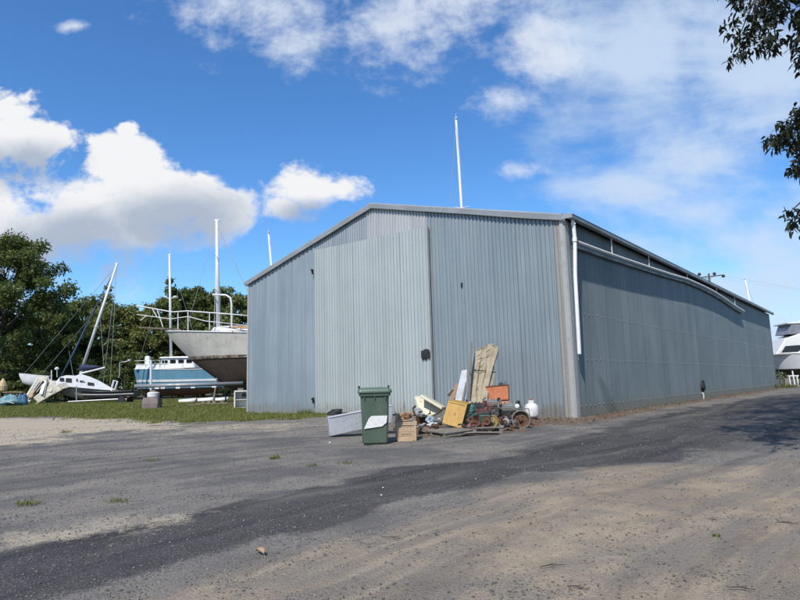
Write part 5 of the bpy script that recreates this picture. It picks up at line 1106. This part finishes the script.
for s in (-1, 1):
    w = t.part('wheel', MB().lathe([(.16,-.1),(.31,-.1),(.33,-.05),(.33,.05),(.31,.1),(.16,.1)], (Lp(130,400).x-.4,s*.9,.33), (0,1,0), 22), m_black); t.part('rim', MB().lathe([(.05,-.08),(.17,-.09),(.17,.09),(.05,.08)], (Lp(130,400).x-.4,s*.9,.33), (0,1,0), 16), m_wire, w)
t.part('axle_beam', MB().tube([(Lp(130,400).x-.4,-.9,.33), (Lp(130,400).x-.4,.9,.33)], .045, 6).tube([(Lp(118,400).x,-.7,.42), (Lp(130,400).x,-.7,.40)], .05, 6).tube([(Lp(118,400).x,.7,.42), (Lp(130,400).x,.7,.40)], .05, 6), m_wire)
t.part('tail_lamp', MB().box((Lp(132,397).x,-.85,.62), (.25,.06,.14)), m_red)
# spare mast lying on stands, and things around it
YM = 37.5
t = Thing('spare_mast', 'long grey mast lying level on two stands in front of the boats', 'mast', (at(135,386,YM).x, YM, 0)); Lp = lambda px, py, dY=0: loc_of(t, px, py, YM+dY)
t.part('spar', MB().tube([Lp(135,386.3), Lp(175,385.2), Lp(243,383.3,.6)], .115, 12), pm('spar_grey', (.30,.31,.32), (.22,.23,.24), 2, .5, .3), smooth=True)
for x, y in ((157,389),(163,388.8),(178,388.6),(193,388.2),(214,387.6)): t.part('sail_track_clip', MB().box(Lp(x,y-.8,-.1), (.26,.06,.09)), m_mast)
t = Thing('white_stake', 'thin upright white stake at the left end of the spare mast', 'stake', (at(151,408,YM+.5).x, YM+.5, 0)); a = t.inv @ at(151,361,YM+.5); t.part('stake', MB().tube([(0,0,0), a], .075, 8), m_mast); t.part('stake_cap', MB().lathe([(.08,0),(.08,.06)], a, n=8), m_mast)
YS = 37.0
p = Vector((at(152,408,YS).x, YS, 0))
t = Thing('block_stand', 'squat brown block with a white tub on top holding the spare mast', 'stand', p, .1)
hb_ = at(152,397.5,YS).z
t.part('block', loft(MB(), [[(x, y, 0) for x, y in rr(.95,.9,.12,2)], [(x, y, hb_*.5) for x, y in rr(1.0,.95,.12,2)], [(x, y, hb_) for x, y in rr(.9,.85,.12,2)]]), pm('block_brown', (.16,.125,.115), (.24,.20,.19), 3, .85, 0, .3, 10, stretch=(1,1,.4)), bevel=.02)
t.part('white_tub', MB().lathe([(.30,hb_),(.34,hb_+.05),(.36,hb_+.28),(.22,hb_+.34)], (.05,0,0), n=20), m_white); t.part('saddle', MB().box((.05,0,hb_+.40), (.3,.4,.12)), m_pal2)
YS = 34.0; p = Vector((at(242.5,407,YS).x, YS, 0)); h = at(243,390.5,YS).z
t = Thing('white_cabinet', 'white cabinet with a dark opening at the left corner of the shed', 'cabinet', p, .15)
t.part('shell', MB().box((0,0,.04), (.85,.6,.08)).box((0,0,h-.03), (.85,.6,.07)).box((-.40,0,h/2), (.07,.6,h-.14)).box((.40,0,h/2), (.07,.6,h-.14)).box((0,.28,h/2), (.74,.05,h-.14)), m_white, bevel=.008); t.part('shelf', MB().box((0,0,h*.5), (.72,.5,.03)), m_white); t.part('machine_inside', MB().lathe([(.12,-.15),(.14,.1),(.08,.13)], (.08,.05,h*.5+.2), (0,-1,0), 14), m_oil)
t.part('saddle', MB().box((-.1,0,h+.07), (.3,.5,.14)), m_pal2)
YD = 52.0
for i, (px, w, lab) in enumerate(((188,1.5,'upturned white dinghy at left under the spare mast'), (203,2.0,'longer upturned white dinghy under the middle of the spare mast'), (221,1.3,'upturned white dinghy with a blue inside nearest the shed'))):
    p = Vector((at(px,400,YD+i).x, YD+i, 0)); t = Thing('dinghy', lab, 'dinghy', p, .1*i, 'dinghies lying under the spare mast'); L = w; rows = []
    for k in range(11):
        s = k/10; hw = .45*sin(pi*(.12+.80*s))**.7; rows.append([(-L/2+L*s, -cos(pi*j/8)*hw, .06+(.24+.08*s)*sin(pi*j/8)**.7) for j in range(9)])
    t.part('hull', MB().grid(rows), m_white, smooth=True, solid=.03); t.part('keel_strip', MB().tube([(-L/2+.15,0,.30), (L/2-.15,0,.38)], .03, 6), m_tealh if i != 1 else m_white); t.part('seat', MB().box((0,0,.2), (.25,.6,.03)), m_tealh); t.part('chock', MB().box((0,.2,.05), (.5,.12,.1)), m_pal)
p = gp(212,405); t = Thing('timber_stack', 'low stack of rusty brown timbers on the grass left of the white cabinet', 'timber', p)
for k in range(5): t.part('timber', MB().box((rg.uniform(-.2,.2)+.1*k,.16*k,.08), (2.3,.13,.14), rotm(0,0,rg.uniform(-.05,.05))), MATS['rust_brown'] if k % 2 else m_pal)
for k in range(4): t.part('timber_top', MB().box((-.7+k*.45,.25,.20), (.16,.5,.10), rotm(0,0,rg.uniform(-.3,.3))), MATS['brown_board'])
p = gp(182,406.5); t = Thing('ground_sheet', 'flat grey green plastic sheet on the grass beside the brown block', 'sheet', p); t.part('sheet', MB().grid([[(x, y, .05+.03*sin(3*x+2*y)+.02*sin(7*x)) for x in np.linspace(-1.6,1.6,15)] for y in (-.5,-.2,.2,.6)]), pm('sheet_grey_green', (.10,.12,.11), (.16,.17,.16), 3, .6), solid=.01); t.part('hold_down_board', MB().box((.8,0,.11), (.9,.1,.04)), m_pal)
# far left: tarpaulin heap and a yellow hut top
p = at(7,404,56); p.z = 0; t = Thing('tarpaulin_heap', 'crumpled teal blue tarpaulin heap at the left edge under the big tree', 'tarpaulin', p); t.part('tarpaulin', MB().lump((0,0,.38), (1.15,.7,.55), seed=15, rough=.30, n=26, m=16), pm('tarp_teal', (.07,.20,.23), (.16,.26,.28), 4, .5, 0, .3, 8), smooth=False); t.part('rope', MB().tube([(-1,-.6,.3), (0,-.75,.6), (1,-.55,.3)], .03, 5), m_gas)
p = at(21,403,56.5); p.z = 0; t = Thing('blue_tarpaulin', 'smaller dark blue tarpaulin between the teal heap and the wreck', 'tarpaulin', p); t.part('tarpaulin', MB().lump((0,0,.35), (.45,.5,.75), seed=18, rough=.25, n=20, m=14), pm('tarp_blue', (.05,.12,.20), (.1,.2,.3), 4, .5, 0, .3, 8)); t.part('tarp_pole', MB().tube([(-1.6,-.3,1.35), (.3,-.3,1.3)], .04, 6), m_ply)
p = at(1.5,404,60); p.z = 0; h = at(2,387,60).z; t = Thing('yellow_drum', 'tan and yellow post box like hopper showing above the teal tarpaulin', 'hopper', p); t.part('hopper', MB().lathe([(.40,h-.35),(.42,h+.10),(.30,h+.45),(.06,h+.85)], (0,0,0), n=14), pm('hopper_tan', (.45,.30,.14), (.5,.38,.22), 3, .6)); t.part('leg', MB().tube([(-.3,0,0), (-.3,0,h-.3)], .05, 6), m_pal); t.part('leg', MB().tube([(.3,0,0), (.3,0,h-.3)], .05, 6), m_pal)
tuft(40,404,300,.7,1.7,L_MID,'green_weed_bank','bank of green weeds under the collapsed cream panels','weed')
# masts of yachts standing behind the shed; the hulls are out of sight but real
def hidden_yacht(pxb, pyb, pxt, pyt, Y, label, stay_px, L=9.5, rz=None):
    a, b_ = at(pxb, pyb, Y), at(pxt, pyt, Y); s = (0-a.z)/(b_.z-a.z); foot = a+(b_-a)*s
    t = Thing('yacht', label, 'yacht', (foot.x, Y, 0), (atan2(Y, foot.x) if rz is None else rz)); 
    z0 = 2.7; t2 = t; off = Vector((-L*.42,0,0))
    n = len(t.o.children); build_hull(t, L, 2.9, z0, z0-.2, 1.7, .5, 1.6, m_white, m_anti2, m_white)
    for c in t.o.children: c.location = off
    t.part('keel', MB().box((.3,0,.35), (2.2,.25,.7)), m_anti2); t.part('coachroof', loft(MB(), [[(x+.6, y, z0-.35) for x, y in rr(3.6,1.8,.4)], [(x+.6, y, z0+.25) for x, y in rr(3.2,1.5,.4)]]), m_white)
    T_ = t.inv @ b_; mast(t, (0,0,z0), T_, .125 if Y < 60 else .15, ((.62,.6),(.33,.8)))
    for (x, y) in stay_px: stay(t, T_-Vector((0,0,.3)), t.inv @ at(x, y, Y), .016)
    stay(t, T_-Vector((0,0,.2)), Vector((-L*.40,0,z0)), .012); stay(t, T_-Vector((0,0,.2)), Vector((L*.55,0,z0)), .012)
hidden_yacht(461.5,210,456,119,47.5,'yacht behind the shed whose tall white mast rises above the roof ridge',[(468,212),(449,212)])
hidden_yacht(271,268,268.6,233,54,'yacht behind the shed whose masthead peeps over the left roof slope',[(280,263)])
hidden_yacht(749,301,745,279,75,'distant yacht whose thin mast shows over the far end of the shed roof',[(754,303)])
# power pole behind the shed
p0 = at(709,276,60); t = Thing('power_pole', 'power pole whose crossarm with three insulators shows above the shed roof', 'power pole', (p0.x, 60, 0)); Lp = lambda px, py, dY=0: loc_of(t, px, py, 60+dY)
m_pole = pm('pole_timber', (.13,.11,.09), (.08,.07,.06), 2, .9, 0, .3, 8, stretch=(1,1,.1)); top_ = Lp(709,273.5); t.part('pole', MB().tube([(0,0,0), (0,0,top_.z)], [.16,.09], 12), m_pole)
t.part('crossarm', MB().tube([Lp(699,277.6), Lp(723,275)], .06, 6), m_pole)
for x, y in ((699.5,274), (714.5,273.5), (723.5,275.8)): t.part('insulator', MB().lathe([(.05,0),(.14,.06),(.16,.2),(.10,.3)], Lp(x, y+1.8), (0,0,1), 12), m_dark)
t.part('brace', MB().tube([Lp(709,279.5), Lp(704,277.2)], .04, 5), m_wire); t.part('brace', MB().tube([Lp(709,279.5), Lp(714,276)], .04, 5), m_wire)
for (x, y, X2) in ((699.5,274,95), (714.5,273.5,96), (723.5,275.8,97)):
    a = Lp(x, y); b_ = Vector((X2-p0.x, 25, a.z-1.2)); t.part('power_line', MB().tube([a+(b_-a)*k/14-Vector((0,0,1.6*4*(k/14)*(1-k/14))) for k in range(15)], .004, 4), m_wire)
# white motor cruiser at the right edge
YR = 62.0
bow = at(771,352,YR); t = Thing('motor_cruiser', 'white motor cruiser with dark windows on stands, at the right edge behind the shed', 'motor cruiser', (at(764,384,YR).x, YR, 0), -.12); Lp = lambda px, py, dY=0: loc_of(t, px, py, YR+dY)
zs = Lp(790,354).z; zw = Lp(790,369).z
build_hull(t, 12, 4.0, zs+.25, zs-.15, zw, max(.5, Lp(790,381).z), 2.2, pm('cruiser_grey_white', (.60,.61,.63), (.52,.53,.55), 1.5, .3), pm('cruiser_bottom', (.03,.028,.03), (.07,.055,.05), 2, .7), m_white, fine=.38, rub=m_white)
x0 = Lp(776,350).x
def cab_secs(xs, hw, zs_): return [[(x, -hw, z) for x, z in zip(xs, zs_)], [(x, hw, z) for x, z in zip(xs, zs_)]]
def prism_y(outline, hw): mb = MB(); n = len(outline); mb.v = [(x, -hw, z) for x, z in outline]+[(x, hw, z) for x, z in outline]; mb.f = [tuple(range(n)), tuple(range(2*n-1, n-1, -1))]+[(k, k+n, (k+1) % n+n, (k+1) % n) for k in range(n)]; return mb
h1 = Lp(780,334).z-zs; sp_ = t.part('superstructure', prism_y([(x0-.9,zs-.1), (x0+.2,zs+h1*.72), (x0+2.0,zs+h1), (x0+8,zs+h1), (x0+8.2,zs-.1)], 1.55), m_white, bevel=.12)
t.part('window', prism_y([(x0-.35,zs+.12), (x0+.1,zs+h1*.36), (x0+2.2,zs+h1*.40), (x0+1.2,zs+.15)], 1.58), m_glass, sp_)
t.part('window', prism_y([(x0+2.6,zs+.25), (x0+2.7,zs+h1*.5), (x0+6,zs+h1*.5), (x0+6,zs+.25)], 1.58), m_glass, sp_)
zf = zs+h1; h2 = Lp(780,325.5).z-zf
t.part('flybridge_screen', prism_y([(x0+.6,zf-.15), (x0+1.0,zf+h2), (x0+6,zf+h2), (x0+6,zf-.15)], 1.35), pm('clear_screen', (.22,.22,.25), (.14,.14,.16), 2, .2), sp_); t.part('hardtop', MB().box((x0+3.6,0,zf+h2+.08), (6.0,2.9,.16)), m_white, sp_, bevel=.05)
t.part('radar', MB().lathe([(.3,0),(.34,.08),(.2,.26)], (x0+2.6,0,zf+h2+.16), n=16), m_white); t.part('antenna', MB().tube([(x0+1.5,-.8,zf+h2+.1), (x0+1.2,-.8,zf+h2+1.7)], .02, 5), m_mast)
for x in (x0+.6, x0+3.5, x0+6.5):
    for s in (-1, 1): t.part('stand', MB().tube([(x,s*1.3,zw-.2), (x,s*1.5,0)], .07, 6).box((x,s*1.5,.03), (.5,.4,.06)), m_gas)
    t.part('keel_block', MB().box((x,0,.35), (.5,.4,.7)), m_pal)
p = Vector((at(794,384,55).x, 55, 0)); t = Thing('white_trestle', 'white timber trestle on the grass below the motor cruiser', 'trestle', p)
for s in (-.35, .35): t.part('leg', MB().tube([(s-.15,-.3,0), (s,0,.9)], .05, 5), m_white); t.part('leg', MB().tube([(s+.15,.3,0), (s,0,.9)], .05, 5), m_white)
t.part('top_rail', MB().box((0,0,.92), (1.0,.12,.1)), m_white)
tuft(782,388,260,.5,1.6,M_WEED,'grass_clump','tall grass clump at the far corner of the shed below the cruiser','grass')
